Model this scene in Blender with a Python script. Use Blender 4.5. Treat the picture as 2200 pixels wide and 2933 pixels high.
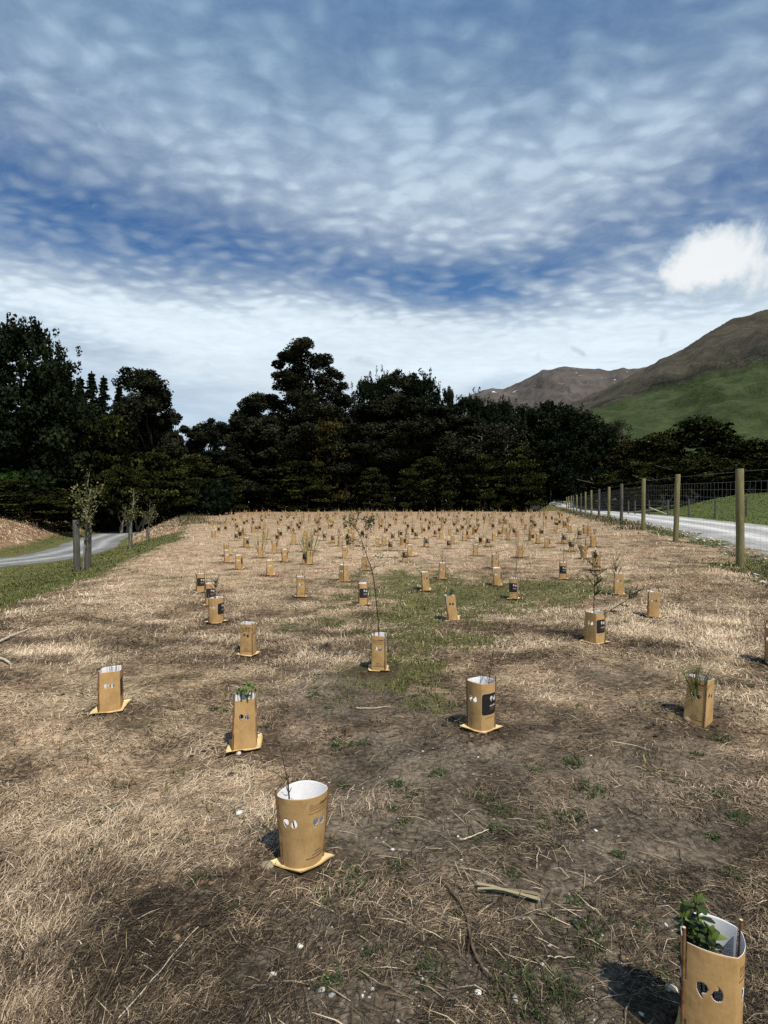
import bpy, math, random
import numpy as np
from mathutils import Vector, Matrix, Euler

# ------------------------------------------------------------------ camera, sky, sun, exposure
for o in list(bpy.data.objects):
    bpy.data.objects.remove(o)
SC = bpy.context.scene
COL = SC.collection
random.seed(7)
RNG = np.random.default_rng(11)
F, CU, HV, EYE = 1550.0, 1100.0, 1438.0, 1.7        # focal length (px of the 2200 px wide photograph), centre, horizon row, eye height
PITCH = math.atan((1466.5 - HV) / F)

cam_d = bpy.data.cameras.new("camera")
cam_d.sensor_fit = 'VERTICAL'
cam_d.sensor_height = 36.0
cam_d.lens = F / 2933.0 * 36.0
cam_d.clip_start = 0.05
cam_d.clip_end = 30000
cam = bpy.data.objects.new("camera", cam_d)
COL.objects.link(cam)
cam.location = (0, 0, EYE)
cam.rotation_euler = (math.pi / 2 - PITCH, 0, 0)
SC.camera = cam

SUN_EL, SUN_AZ = math.radians(55), math.radians(149)      # azimuth clockwise from +Y (the viewing direction)
sun_vec = Vector((math.sin(SUN_AZ) * math.cos(SUN_EL), math.cos(SUN_AZ) * math.cos(SUN_EL), math.sin(SUN_EL)))
sd = bpy.data.lights.new("sun", 'SUN')
sd.energy = 5.0
sd.angle = math.radians(0.6)
sd.color = (1.0, 0.93, 0.82)
so = bpy.data.objects.new("sun", sd)
COL.objects.link(so)
so.rotation_euler = sun_vec.to_track_quat('Z', 'Y').to_euler()
so.location = (0, 0, 50)

SC.view_settings.view_transform = 'Standard'
SC.view_settings.look = 'None'
SC.view_settings.exposure = 0.0
SC.view_settings.gamma = 1.0
SC.render.engine = 'CYCLES'
SC.cycles.max_bounces = 6
SC.cycles.diffuse_bounces = 3
SC.cycles.glossy_bounces = 2
SC.cycles.transmission_bounces = 2
SC.cycles.transparent_max_bounces = 4
SC.cycles.use_denoising = False


class NT:
    """small helper for writing node trees"""
    def __init__(s, tree):
        s.t = tree
        tree.nodes.clear()

    def n(s, typ, **kw):
        nd = s.t.nodes.new(typ)
        for k, v in kw.items():
            setattr(nd, k, v)
        return nd

    def put(s, sock, val):
        if isinstance(val, bpy.types.NodeSocket):
            s.t.links.new(val, sock)
        elif isinstance(val, (tuple, list)):
            sock.default_value = tuple(val) + (1.0,) if len(val) == 3 and sock.type == 'RGBA' else tuple(val)
        else:
            sock.default_value = val

    def m(s, op, a, b=0.0, c=None, clamp=False):
        nd = s.n('ShaderNodeMath', operation=op)
        nd.use_clamp = clamp
        s.put(nd.inputs[0], a)
        s.put(nd.inputs[1], b)
        if c is not None:
            s.put(nd.inputs[2], c)
        return nd.outputs[0]

    def vm(s, op, a, b=(0, 0, 0)):
        nd = s.n('ShaderNodeVectorMath', operation=op)
        s.put(nd.inputs[0], a)
        s.put(nd.inputs[1], b)
        return nd.outputs[0]

    def mix(s, f, a, b, blend='MIX'):
        nd = s.n('ShaderNodeMix', data_type='RGBA', blend_type=blend)
        s.put(nd.inputs[0], f)
        s.put(nd.inputs[6], a)
        s.put(nd.inputs[7], b)
        return nd.outputs[2]

    def noise(s, vec, scale, detail=4.0, rough=0.55, dist=0.0):
        nd = s.n('ShaderNodeTexNoise')
        if vec is not None:
            s.put(nd.inputs['Vector'], vec)
        nd.inputs['Scale'].default_value = scale
        nd.inputs['Detail'].default_value = detail
        nd.inputs['Roughness'].default_value = rough
        nd.inputs['Distortion'].default_value = dist
        return nd.outputs[0]

    def mapr(s, v, a, b, c=0.0, d=1.0, smooth=True):
        nd = s.n('ShaderNodeMapRange')
        nd.interpolation_type = 'SMOOTHSTEP' if smooth else 'LINEAR'
        s.put(nd.inputs[0], v)
        for i, x in enumerate((a, b, c, d)):
            s.put(nd.inputs[i + 1], x)
        return nd.outputs[0]

    def attr(s, name):
        return s.n('ShaderNodeAttribute', attribute_name=name).outputs['Fac']

    def ramp(s, fac, stops):
        nd = s.n('ShaderNodeValToRGB')
        s.put(nd.inputs[0], fac)
        e = nd.color_ramp.elements
        while len(e) < len(stops):
            e.new(0.5)
        for i, (p, c) in enumerate(stops):
            e[i].position = p
            e[i].color = tuple(c) + (1.0,)
        return nd.outputs[0]

    def bsdf(s, color, rough=0.9, spec=0.2, normal=None, sheen=None):
        b = s.n('ShaderNodeBsdfPrincipled')
        s.put(b.inputs['Base Color'], color)
        s.put(b.inputs['Roughness'], rough)
        b.inputs['Specular IOR Level'].default_value = spec
        if normal is not None:
            s.put(b.inputs['Normal'], normal)
        o = s.n('ShaderNodeOutputMaterial')
        s.t.links.new(b.outputs[0], o.inputs[0])
        return b

    def bump(s, h, strength=0.5, dist=0.02):
        nd = s.n('ShaderNodeBump')
        nd.inputs['Strength'].default_value = strength
        nd.inputs['Distance'].default_value = dist
        s.put(nd.inputs['Height'], h)
        return nd.outputs[0]


def mat(name):
    m = bpy.data.materials.new(name)
    m.use_nodes = True
    return m, NT(m.node_tree)


def px_dir(u, v):
    d = Vector(((u - CU) / F, 1.0, -(v - 1466.5) / F))
    d.rotate(Euler((-PITCH, 0, 0)))
    return d.normalized()


def build_world():
    w = bpy.data.worlds.new("World")
    SC.world = w
    w.use_nodes = True
    T = NT(w.node_tree)
    sky = T.n('ShaderNodeTexSky', sky_type='NISHITA')
    sky.sun_disc = False
    sky.sun_elevation = SUN_EL
    sky.sun_rotation = SUN_AZ
    sky.air_density = 1.0
    sky.dust_density = 0.3
    sky.ozone_density = 2.5
    co = T.n('ShaderNodeTexCoord').outputs['Generated']
    sp = T.n('ShaderNodeSeparateXYZ')
    T.put(sp.inputs[0], co)
    x, y, z = sp.outputs
    az = T.m('ARCTAN2', x, y)
    el = T.m('ARCSINE', z)
    # a flat cloud deck seen in perspective
    zz = T.m('ADD', T.m('MAXIMUM', z, 0.0), 0.10)
    cb = T.n('ShaderNodeCombineXYZ')
    T.put(cb.inputs[0], T.m('DIVIDE', x, zz))
    T.put(cb.inputs[1], T.m('DIVIDE', y, zz))
    P = cb.outputs[0]
    wob = T.n('ShaderNodeTexNoise')
    T.put(wob.inputs['Vector'], P)
    wob.inputs['Scale'].default_value = 3.5
    wob.inputs['Detail'].default_value = 3.0
    wv = T.vm('MULTIPLY', T.vm('SUBTRACT', wob.outputs['Color'], (0.5, 0.5, 0.5)), (0.13, 0.13, 0.0))
    Q = T.vm('ADD', P, wv)
    Qs = T.vm('MULTIPLY', Q, (1.0, 1.35, 1.0))
    big = T.noise(P, 0.85, 4.0, 0.55, 0.4)
    mid = T.noise(Q, 2.6, 3.0, 0.5, 0.0)
    fine = T.noise(Qs, 12.0, 6.0, 0.68, 0.25)
    vor = T.n('ShaderNodeTexVoronoi', feature='SMOOTH_F1')
    T.put(vor.inputs['Vector'], Qs)
    vor.inputs['Scale'].default_value = 14.5
    vor.inputs['Smoothness'].default_value = 1.0
    vor.inputs['Randomness'].default_value = 0.9
    cell = T.mapr(vor.outputs['Distance'], 0.10, 0.62, 1.0, 0.0)

    def blob(u, v, su, sv, tilt=0.0):
        d = px_dir(u, v)
        a0, e0 = math.atan2(d.x, d.y), math.asin(d.z)
        da = T.m('SUBTRACT', az, a0)
        de = T.m('SUBTRACT', T.m('SUBTRACT', el, e0), T.m('MULTIPLY', da, tilt))
        ra = T.m('DIVIDE', da, su / F)
        re = T.m('DIVIDE', de, sv / F)
        q = T.m('ADD', T.m('MULTIPLY', ra, ra), T.m('MULTIPLY', re, re))
        return T.m('EXPONENT', T.m('MULTIPLY', q, -1.0))

    def summed(items):
        acc = None
        for (u, v, su, sv, k, tl) in items:
            b = T.m('MULTIPLY', blob(u, v, su, sv, tl), k)
            acc = b if acc is None else T.m('ADD', acc, b)
        return acc
    gaps = summed([(60, 610, 430, 150, 0.66, -.1), (560, 680, 380, 105, 0.44, -.18), (1020, 770, 350, 80, .42, -.22), (1340, 810, 280, 75, 0.62, -.1), (1560, 740, 330, 75, 0.34, .30),
                   (2180, 560, 260, 110, 0.42, .1), (1750, 700, 250, 60, .22, .25), (655, 1245, 50, 30, 1.2, 0), (330, 1010, 260, 50, 0.30, 0), (1900, 60, 420, 130, 0.16, 0), (400, 1120, 200, 40, .25, 0),
                   (1150, 20, 380, 70, 0.12, 0), (1380, 1120, 140, 30, .35, .3), (100, 960, 200, 50, .2, 0)])
    fill = summed([(1150, 480, 650, 190, 0.32, -.12), (400, 330, 500, 150, 0.10, -.2), (800, 1000, 1100, 110, 0.70, 0), (250, 850, 500, 60, 0.42, -.08), (1000, 900, 500, 50, .3, -.1),
                   (1900, 1000, 700, 90, 0.35, 0), (1500, 810, 80, 18, .45, -.35), (1650, 840, 60, 14, .3, -.3), (1700, 420, 320, 120, .16, .2)])
    hor = T.mapr(el, 0.50, 0.14)
    cov = T.m('ADD', T.m('MULTIPLY', T.m('SUBTRACT', big, .5), .55), 0.66)
    cov = T.m('ADD', cov, T.m('MULTIPLY', T.m('SUBTRACT', mid, 0.5), 0.55))
    cov = T.m('ADD', cov, T.m('MULTIPLY', hor, 0.12))
    cov = T.m('SUBTRACT', cov, gaps)
    cov = T.m('ADD', cov, fill)
    mott = T.m('ADD', T.m('MULTIPLY', T.m('SUBTRACT', fine, 0.5), .70), T.m('MULTIPLY', T.m('SUBTRACT', cell, 0.5), 0.44))
    mott = T.m('MULTIPLY', mott, T.mapr(el, 0.19, 0.36, 0.05, 1.0))
    cov2 = T.m('ADD', cov, mott)
    alpha = T.mapr(cov2, -0.35, 1.15, 0.04, 0.95, False)
    # cloud colour: white low down, greyer overhead
    hi = T.mapr(el, 0.26, 0.86)
    white = T.mix(hi, (0.66, 0.755, 0.825), (0.205, 0.350, 0.515))
    shade = T.m('ADD', T.m('MULTIPLY', fine, .22), T.mapr(cov2, 0.2, 1.5, 0.76, 1.12, False))
    ccol = T.vm('MULTIPLY', white, shade)
    streak = T.noise(T.vm('MULTIPLY', co, (2.2, 2.2, 17.0)), 1.0, 5.0, .6, .6)
    ccol = T.vm('MULTIPLY', ccol, T.m('ADD', 1.0, T.m('MULTIPLY', T.m('MULTIPLY', T.m('SUBTRACT', streak, .5), .45), T.mapr(el, .45, .25))))
    blue = T.mix(T.mapr(el, 0.05, 0.5), (0.18, 0.43, 0.76), (0.022, 0.122, 0.365))
    blue = T.mix(0.25, blue, T.vm('MULTIPLY', sky.outputs[0], (0.07, 0.07, 0.07)))
    base = T.mix(alpha, blue, ccol)
    # one cumulus to the right, a few thin grey scraps low down
    cn = T.noise(co, 9.0, 10.0, 0.66, 0.35)
    cum = T.m('ADD', T.m('ADD', blob(2080, 715, 150, 72, .35), blob(1975, 765, 80, 48)), T.m('MULTIPLY', blob(2150, 790, 110, 60), .7))
    cum = T.m('ADD', cum, T.m('MULTIPLY', T.m('SUBTRACT', cn, 0.5), 3.1))
    ca = T.mapr(cum, 0.40, 0.88, 0.0, 0.93)
    cc = T.mix(T.mapr(T.m('ADD', cum, T.m('MULTIPLY', T.m('SUBTRACT', T.noise(co, 17.0, 6.0, .65, .4), .5), 1.6)), 0.5, 1.5), (0.50, 0.61, 0.71), (0.92, 0.94, 0.95))
    base = T.mix(ca, base, cc)
    scrap = T.m('ADD', T.m('ADD', T.m('MULTIPLY', blob(1050, 1040, 100, 34, -.2), .9), blob(1900, 975, 26, 36)), T.m('ADD', blob(1660, 1008, 50, 14, -.6), T.m('MULTIPLY', blob(1770, 1035, 50, 7), .8)))
    sa = T.mapr(T.m('ADD', scrap, T.m('MULTIPLY', T.m('SUBTRACT', T.noise(co, 16.0, 5.0, 0.6, .5), 0.5), 1.7)), 0.55, 1.4, 0.0, 0.7)
    base = T.mix(sa, base, (0.42, 0.48, 0.56))
    below = T.mapr(el, -0.05, 0.0)
    base = T.mix(below, (0.12, 0.10, 0.07), base)
    bg = T.n('ShaderNodeBackground')
    T.put(bg.inputs[0], T.vm('MULTIPLY', base, (10, 10, 10)))
    bg.inputs[1].default_value = 0.1
    o = T.n('ShaderNodeOutputWorld')
    w.node_tree.links.new(bg.outputs[0], o.inputs[0])
    w.cycles.sampling_method = 'MANUAL'
    w.cycles.sample_map_resolution = 512


build_world()


# ------------------------------------------------------------------ object helpers
def tag(o, label=None, cat=None, group=None, kind=None):
    if label:
        o['label'] = label
    if cat:
        o['category'] = cat
    if group:
        o['group'] = group
    if kind:
        o['kind'] = kind
    return o


def empty(name, loc, rz=0.0, rx=0.0, ry=0.0):
    o = bpy.data.objects.new(name, None)
    COL.objects.link(o)
    o.location = loc
    o.rotation_euler = (rx, ry, rz)
    o.empty_display_size = 0.1
    return o


def link(name, me, parent=None, loc=None, rot=None):
    o = bpy.data.objects.new(name, me)
    COL.objects.link(o)
    if parent is not None:
        o.parent = parent
    if loc is not None:
        o.location = loc
    if rot is not None:
        o.rotation_euler = rot
    return o


def np_mesh(name, V, FS, mats, midx=None, attrs=None, smooth=False):
    """FS: list of (m,k) arrays of faces"""
    if not isinstance(FS, (list, tuple)):
        FS = [FS]
    FS = [np.asarray(f, dtype=np.int32) for f in FS if len(f)]
    V = np.asarray(V, dtype=np.float32)
    me = bpy.data.meshes.new(name)
    me.vertices.add(len(V))
    me.vertices.foreach_set('co', V.ravel())
    loops = np.concatenate([f.ravel() for f in FS])
    counts = np.concatenate([np.full(len(f), f.shape[1], dtype=np.int32) for f in FS])
    starts = np.concatenate([[0], np.cumsum(counts)[:-1]]).astype(np.int32)
    me.loops.add(len(loops))
    me.loops.foreach_set('vertex_index', loops)
    me.polygons.add(len(counts))
    me.polygons.foreach_set('loop_start', starts)
    if smooth:
        me.polygons.foreach_set('use_smooth', np.ones(len(counts), dtype=bool))
    for m in mats:
        me.materials.append(m)
    if midx is not None:
        me.polygons.foreach_set('material_index', np.asarray(midx, dtype=np.int32))
    me.update(calc_edges=True)
    for k, a in (attrs or {}).items():
        at = me.attributes.new(k, 'FLOAT', 'POINT')
        at.data.foreach_set('value', np.asarray(a, dtype=np.float32))
    return me


class MB:
    """collects shapes into one mesh"""
    def __init__(s):
        s.v, s.f, s.m, s.a, s.n = [], {3: [], 4: []}, {3: [], 4: []}, [], 0

    def add(s, V, Fc, mi=0, tone=0.5):
        V = np.asarray(V, dtype=np.float64).reshape(-1, 3)
        Fc = np.asarray(Fc, dtype=np.int64)
        k = Fc.shape[1]
        s.f[k].append(Fc + s.n)
        s.m[k].append(np.full(len(Fc), mi))
        s.v.append(V)
        s.a.append(np.broadcast_to(np.asarray(tone, dtype=np.float64), (len(V),)))
        s.n += len(V)

    def tube(s, pts, rads, sides=6, mi=0, tone=0.5, cap=True):
        pts = np.asarray(pts, dtype=float)
        n = len(pts)
        rads = np.broadcast_to(np.asarray(rads, dtype=float), (n,))
        V = np.zeros((n, sides, 3))
        tang = np.gradient(pts, axis=0)
        tang /= np.linalg.norm(tang, axis=1)[:, None] + 1e-9
        ref = np.array([0.0, 0.0, 1.0]) if abs(tang[0][2]) < 0.9 else np.array([1.0, 0.0, 0.0])
        for i in range(n):
            t = tang[i]
            ref = ref - t * ref.dot(t)
            ref /= np.linalg.norm(ref) + 1e-9
            b = np.cross(t, ref)
            for k in range(sides):
                a = 2 * math.pi * k / sides
                V[i, k] = pts[i] + rads[i] * (math.cos(a) * ref + math.sin(a) * b)
        idx = np.arange(n * sides).reshape(n, sides)
        q = np.stack([idx[:-1], np.roll(idx, -1, 1)[:-1], np.roll(idx, -1, 1)[1:], idx[1:]], -1).reshape(-1, 4)
        VV = V.reshape(-1, 3)
        s.add(VV, q, mi, tone)
        if cap:
            for row, c, flip in ((0, pts[0], True), (n - 1, pts[-1], False)):
                ring = VV[idx[row]]
                tri = [(k, (k + 1) % sides, sides) if not flip else ((k + 1) % sides, k, sides) for k in range(sides)]
                s.add(np.vstack([ring, c]), tri, mi, tone)

    def box(s, c, d, mi=0, tone=0.5, rot=None):
        c, d = np.asarray(c, float), np.asarray(d, float) / 2
        V = np.array([[x, y, z] for x in (-1, 1) for y in (-1, 1) for z in (-1, 1)], float) * d
        if rot is not None:
            V = V @ np.array(rot).T
        s.add(V + c, [(0, 1, 3, 2), (4, 6, 7, 5), (0, 4, 5, 1), (2, 3, 7, 6), (0, 2, 6, 4), (1, 5, 7, 3)], mi, tone)

    def mesh(s, name, mats, smooth=False):
        V = np.vstack(s.v)
        FS, MI = [], []
        for k in (3, 4):
            if s.f[k]:
                FS.append(np.vstack(s.f[k]))
                MI.append(np.concatenate(s.m[k]))
        return np_mesh(name, V, FS, mats, np.concatenate(MI), {'tone': np.concatenate(s.a)}, smooth)

    def build(s, name, mats, parent=None, smooth=False, **kw):
        return link(name, s.mesh(name, mats, smooth), parent, **kw)


# ------------------------------------------------------------------ numeric noise
def _hash(ix, iy, seed):
    h = (ix.astype(np.int64) * 374761393 + iy.astype(np.int64) * 668265263 + seed * 974634777) & 0x7fffffff
    h = ((h ^ (h >> 13)) * 1274126177) & 0x7fffffff
    return ((h ^ (h >> 16)) & 0xffff) / 65535.0


def vnoise(x, y, seed=0):
    x = np.asarray(x, float)
    y = np.asarray(y, float)
    ix, iy = np.floor(x), np.floor(y)
    fx, fy = x - ix, y - iy
    fx, fy = fx * fx * (3 - 2 * fx), fy * fy * (3 - 2 * fy)
    a, b = _hash(ix, iy, seed), _hash(ix + 1, iy, seed)
    c, d = _hash(ix, iy + 1, seed), _hash(ix + 1, iy + 1, seed)
    return (a * (1 - fx) + b * fx) * (1 - fy) + (c * (1 - fx) + d * fx) * fy


def fbm(x, y, seed=0, octv=4):
    s, amp, tot = 0.0, 1.0, 0.0
    for i in range(octv):
        s = s + amp * (vnoise(x * 2 ** i + 17.3 * i, y * 2 ** i - 9.1 * i, seed + i) - 0.5)
        tot += amp
        amp *= 0.55
    return s / tot * 2


def sstep(t):
    t = np.clip(t, 0, 1)
    return t * t * (3 - 2 * t)


# ------------------------------------------------------------------ terrain
EY = [-20, 0, 7.5, 11.6, 16, 24, 32, 45, 60, 90, 140, 400]
EX = [-4.0, -4.6, -5.3, -6.0, -7.0, -8.8, -11.2, -16.0, -22, -34, -60, -160]
ROAD_L = np.array([(-70, 3), (-30, 15.0), (-21.5, 18.6), (-17.4, 22.3), (-16.6, 27), (-18.2, 33), (-22, 41), (-25.5, 50), (-29, 60), (-38, 74)], float)


def edge_x(y):
    return np.interp(y, EY, EX) + 0.5 * fbm(np.asarray(y) * 0.35, np.asarray(y) * 0 + 3.1, 5, 3)


def fence_x(y):
    return 7.98 + 0.283 * (np.asarray(y) - 12.1)


def poly_dist(x, y, P):
    best = np.full(np.shape(x), 1e9)
    side = np.zeros(np.shape(x))
    for i in range(len(P) - 1):
        a, b = P[i], P[i + 1]
        d = b - a
        L2 = d.dot(d)
        t = np.clip(((x - a[0]) * d[0] + (y - a[1]) * d[1]) / L2, 0, 1)
        dx, dy = x - (a[0] + t * d[0]), y - (a[1] + t * d[1])
        dd = np.hypot(dx, dy)
        cr = d[0] * dy - d[1] * dx
        m = dd < best
        best = np.where(m, dd, best)
        side = np.where(m, np.sign(cr), side)
    return best, side


def terrain(x, y, bumps=True):
    x = np.asarray(x, float)
    y = np.asarray(y, float)
    xe = np.interp(y, EY, EX)
    t = xe - x
    drop = np.interp(y, [0, 15, 25, 35, 50, 75], [.8, .9, 1.0, 1.2, 1.5, 1.8])
    z = -drop * sstep((t + 0.4) / 6.5)
    dl, side = poly_dist(x, y, ROAD_L)
    fade = sstep((y + 15) / 30) * sstep((80 - y) / 25)
    z = z + np.where(side > 0, 1.75 * sstep((dl - 2.1) / 5.2), 0) * fade
    off = (x - fence_x(y)) * 0.962
    zf = np.interp(y, [0, 5, 12, 18, 23, 45, 63, 80], [.0, .1, .26, .38, .48, .48, .36, .3])
    z = z + zf * sstep((off + 6.5) / 6.5)
    z = z + 2.1 * sstep((off - 7.6) / 9) * np.interp(y, [0, 55, 80, 120], [1, 1, .5, .4])
    z = z + 1.45 * sstep((y - 87) / 12) * sstep((off + 4.5) / 3.0)
    r = np.hypot(x, y)
    if bumps:
        k = np.clip(1.2 - r / 60, 0.0, 1)
        z = z + 0.045 * fbm(x * 0.45, y * 0.45, 3, 3) * k
        z = z + 0.042 * fbm(x * 1.9, y * 2.4, 8, 3) * np.clip(1.1 - r / 45, 0, 1)
        z = z + 0.012 * fbm(x * 11, y * 11, 21, 2) * np.clip(1.1 - r / 10, 0, 1)
    return z


def tz(x, y):
    return float(terrain(np.array([x]), np.array([y]))[0])


def hit(u, v, far=400):
    """the ground point seen at a photograph pixel"""
    d = px_dir(u, v)
    ts = np.concatenate([np.linspace(0.5, 30, 1200), np.linspace(30.1, far, 1600)])
    X, Y, Z = d.x * ts, d.y * ts, EYE + d.z * ts
    g = terrain(X, Y)
    k = np.argmax(Z < g)
    if k == 0:
        k = len(ts) - 1
    return float(X[k]), float(Y[k]), float(g[k])


def img_uv(x, y):
    yy = np.maximum(y, 0.4)
    return CU + F * x / yy, HV + F * EYE / yy


def blobs(x, y, items):
    u, v = img_uv(x, y)
    s = np.zeros(np.shape(x))
    for (bu, bv, ru, rv, k) in items:
        s = s + k * np.exp(-((u - bu) / ru) ** 2 - ((v - bv) / rv) ** 2)
    return np.where(np.asarray(y) > 0.4, s, 0)


GREEN = [(1200, 1790, 210, 60, .60), (1150, 1900, 170, 70, .45), (1420, 1860, 160, 50, .35), (1250, 1760, 330, 110, .50), (1350, 1950, 330, 130, .30), (1060, 1830, 160, 200, .48), (1230, 2080, 160, 120, .3), (1600, 1750, 260, 70, .35), (1250, 1580, 300, 40, .35), (1900, 1700, 200, 30, .25), (330, 1700, 200, 40, .2), (1250, 1685, 210, 42, 1.0), (1440, 1705, 190, 30, 1.0), (1190, 1770, 90, 40, .8), (1290, 1842, 170, 20, .9), (1560, 1690, 190, 30, .8), (1130, 1655, 70, 16, .5),
         (1190, 1930, 60, 50, .5), (2150, 1655, 110, 32, 1.3), (2200, 1720, 40, 90, 1.0), (1950, 1650, 90, 14, .6), (1440, 1548, 70, 12, .7), (1290, 1605, 60, 12, .5), (1760, 1810, 120, 14, .35),
         (1990, 1840, 50, 12, .7), (2120, 2000, 60, 10, .5), (650, 1660, 40, 8, .5), (1650, 1720, 160, 20, .6), (1230, 2420, 80, 40, .3), (980, 2130, 40, 16, .6), (1560, 2260, 200, 60, .3), (1010, 1650, 50, 12, .4)]
SOILB = [(1560, 2500, 520, 330, 1.1), (1200, 2820, 560, 260, .85), (1050, 2650, 200, 200, .4), (1250, 2180, 300, 140, .55), (900, 1960, 170, 130, .40), (1950, 2500, 200, 300, .8), (700, 2950, 400, 160, .35),
         (1080, 2000, 120, 160, .35), (1800, 2830, 300, 160, .7), (1000, 2300, 90, 160, .5), (1730, 1960, 200, 60, .3), (420, 1760, 120, 25, .2), (380, 1840, 100, 30, .25), (150, 1980, 160, 30, .35),
         (560, 2560, 90, 50, .3), (700, 2400, 60, 60, .45)]
PALEB = [(120, 2200, 320, 200, .5), (430, 2280, 180, 120, .35), (690, 2350, 120, 140, .45), (2050, 2180, 260, 90, .5), (150, 1900, 260, 120, .35), (450, 1700, 350, 90, .4), (2000, 1800, 260, 110, .35),
         (1000, 1560, 600, 60, .5), (150, 2650, 300, 160, .1), (1450, 2490, 120, 40, .35), (700, 1600, 260, 50, .5), (1720, 1640, 150, 40, .3), (1700, 2000, 300, 60, .2), (300, 2850, 900, 330, -.66), (1900, 2900, 500, 300, -.2)]
GUARD_SPOTS = []      # filled in before the ground is built: (x, y)


def masks(x, y):
    x = np.asarray(x, float)
    y = np.asarray(y, float)
    n1 = fbm(x * 0.8, y * 0.8, 31, 4)
    n2 = fbm(x * 3.1, y * 3.1, 37, 3)
    n3 = fbm(x * 0.22, y * 0.22, 41, 3)
    off = (x - fence_x(y)) * 0.962
    t = edge_x(y) - x
    r = np.hypot(x, y)
    # green
    g = blobs(x, y, GREEN)
    g = .85 * sstep((g * .95 + n1 * 0.80 + n2 * 0.75 - 0.28) / 1.0)
    g = np.maximum(g, 0.75 * sstep((n1 + n2 * .5 - 0.62) / .3) * sstep((30 - r) / 20))
    vg = sstep((t + n2 * 0.35 + n1 * .3 + 0.1) / 0.9)
    fg = sstep((off - 7.0 + n2 * .3) / .5)                      # pasture
    fg = np.maximum(fg, sstep((y - 86 + n1 * 2) / 3) * sstep((off + 11) / 2))
    strip = sstep((off - 0.05 + n1 * .9 + n2 * .6) / 0.7) * (0.35 + .65 * sstep((n1 + .25) / .4))      # weedy strip along the fence
    g = np.clip(np.maximum.reduce([g * (1 - sstep(t / .5)), vg, fg, strip]), 0, 1)
    # the dry, orange slopes beside the left road
    dl, side = poly_dist(x, y, ROAD_L)
    o = np.where(side > 0, sstep((dl - 3.1 + n1 * .5) / 1.0) * sstep((y - 18) / 4), sstep((y - 31 + n1) / 4) * sstep((8.2 - dl) / 1.2) * sstep((dl - 2.2) / .4))
    o = o * sstep((t - 0.3) / 1.0) * sstep((66 - y) / 6)
    g = g * (1 - o)
    # gravel thrown off the roads
    gr = np.clip(sstep((off - 0.2 + n2 * .6) / 1.4) * sstep((off + .2) / 1.5) * sstep((n2 + n1 * .4 + .05) / .3) * (off < 7.2), 0, 1)
    soil = blobs(x, y, SOILB) + n1 * 0.35 + n2 * 0.40 - 0.04
    soil = sstep(soil / 0.75)
    n4 = fbm(x * 1.3, y * 2.6, 51, 4)
    pale = blobs(x, y, PALEB) + 0.32 + n1 * 0.35 + n4 * .55 + n3 * .2 - 0.25 * soil
    pale = np.clip(pale + .40 * sstep((y - 7) / 12), 0, 1)
    dug = np.zeros(np.shape(x))
    for (gx, gy) in GUARD_SPOTS:
        R = 0.27 if gy < 12 else 0.33
        m = (np.abs(x - gx) < 1.0) & (np.abs(y - gy) < 1.0)
        if m.any():
            dd = np.hypot((x[m] - gx) * .85, y[m] - gy + .04)
            dug[m] = np.maximum(dug[m], sstep(1.25 - dd / (R * (1 + .9 * n2[m] + .5 * n1[m])) * 1.0))
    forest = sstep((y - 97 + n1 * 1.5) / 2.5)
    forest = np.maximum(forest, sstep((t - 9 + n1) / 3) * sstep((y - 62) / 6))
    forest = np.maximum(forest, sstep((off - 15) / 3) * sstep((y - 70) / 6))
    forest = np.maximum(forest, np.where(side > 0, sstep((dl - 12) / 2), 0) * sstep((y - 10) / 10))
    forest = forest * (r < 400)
    return g, soil, pale, o, gr, dug, forest


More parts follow.
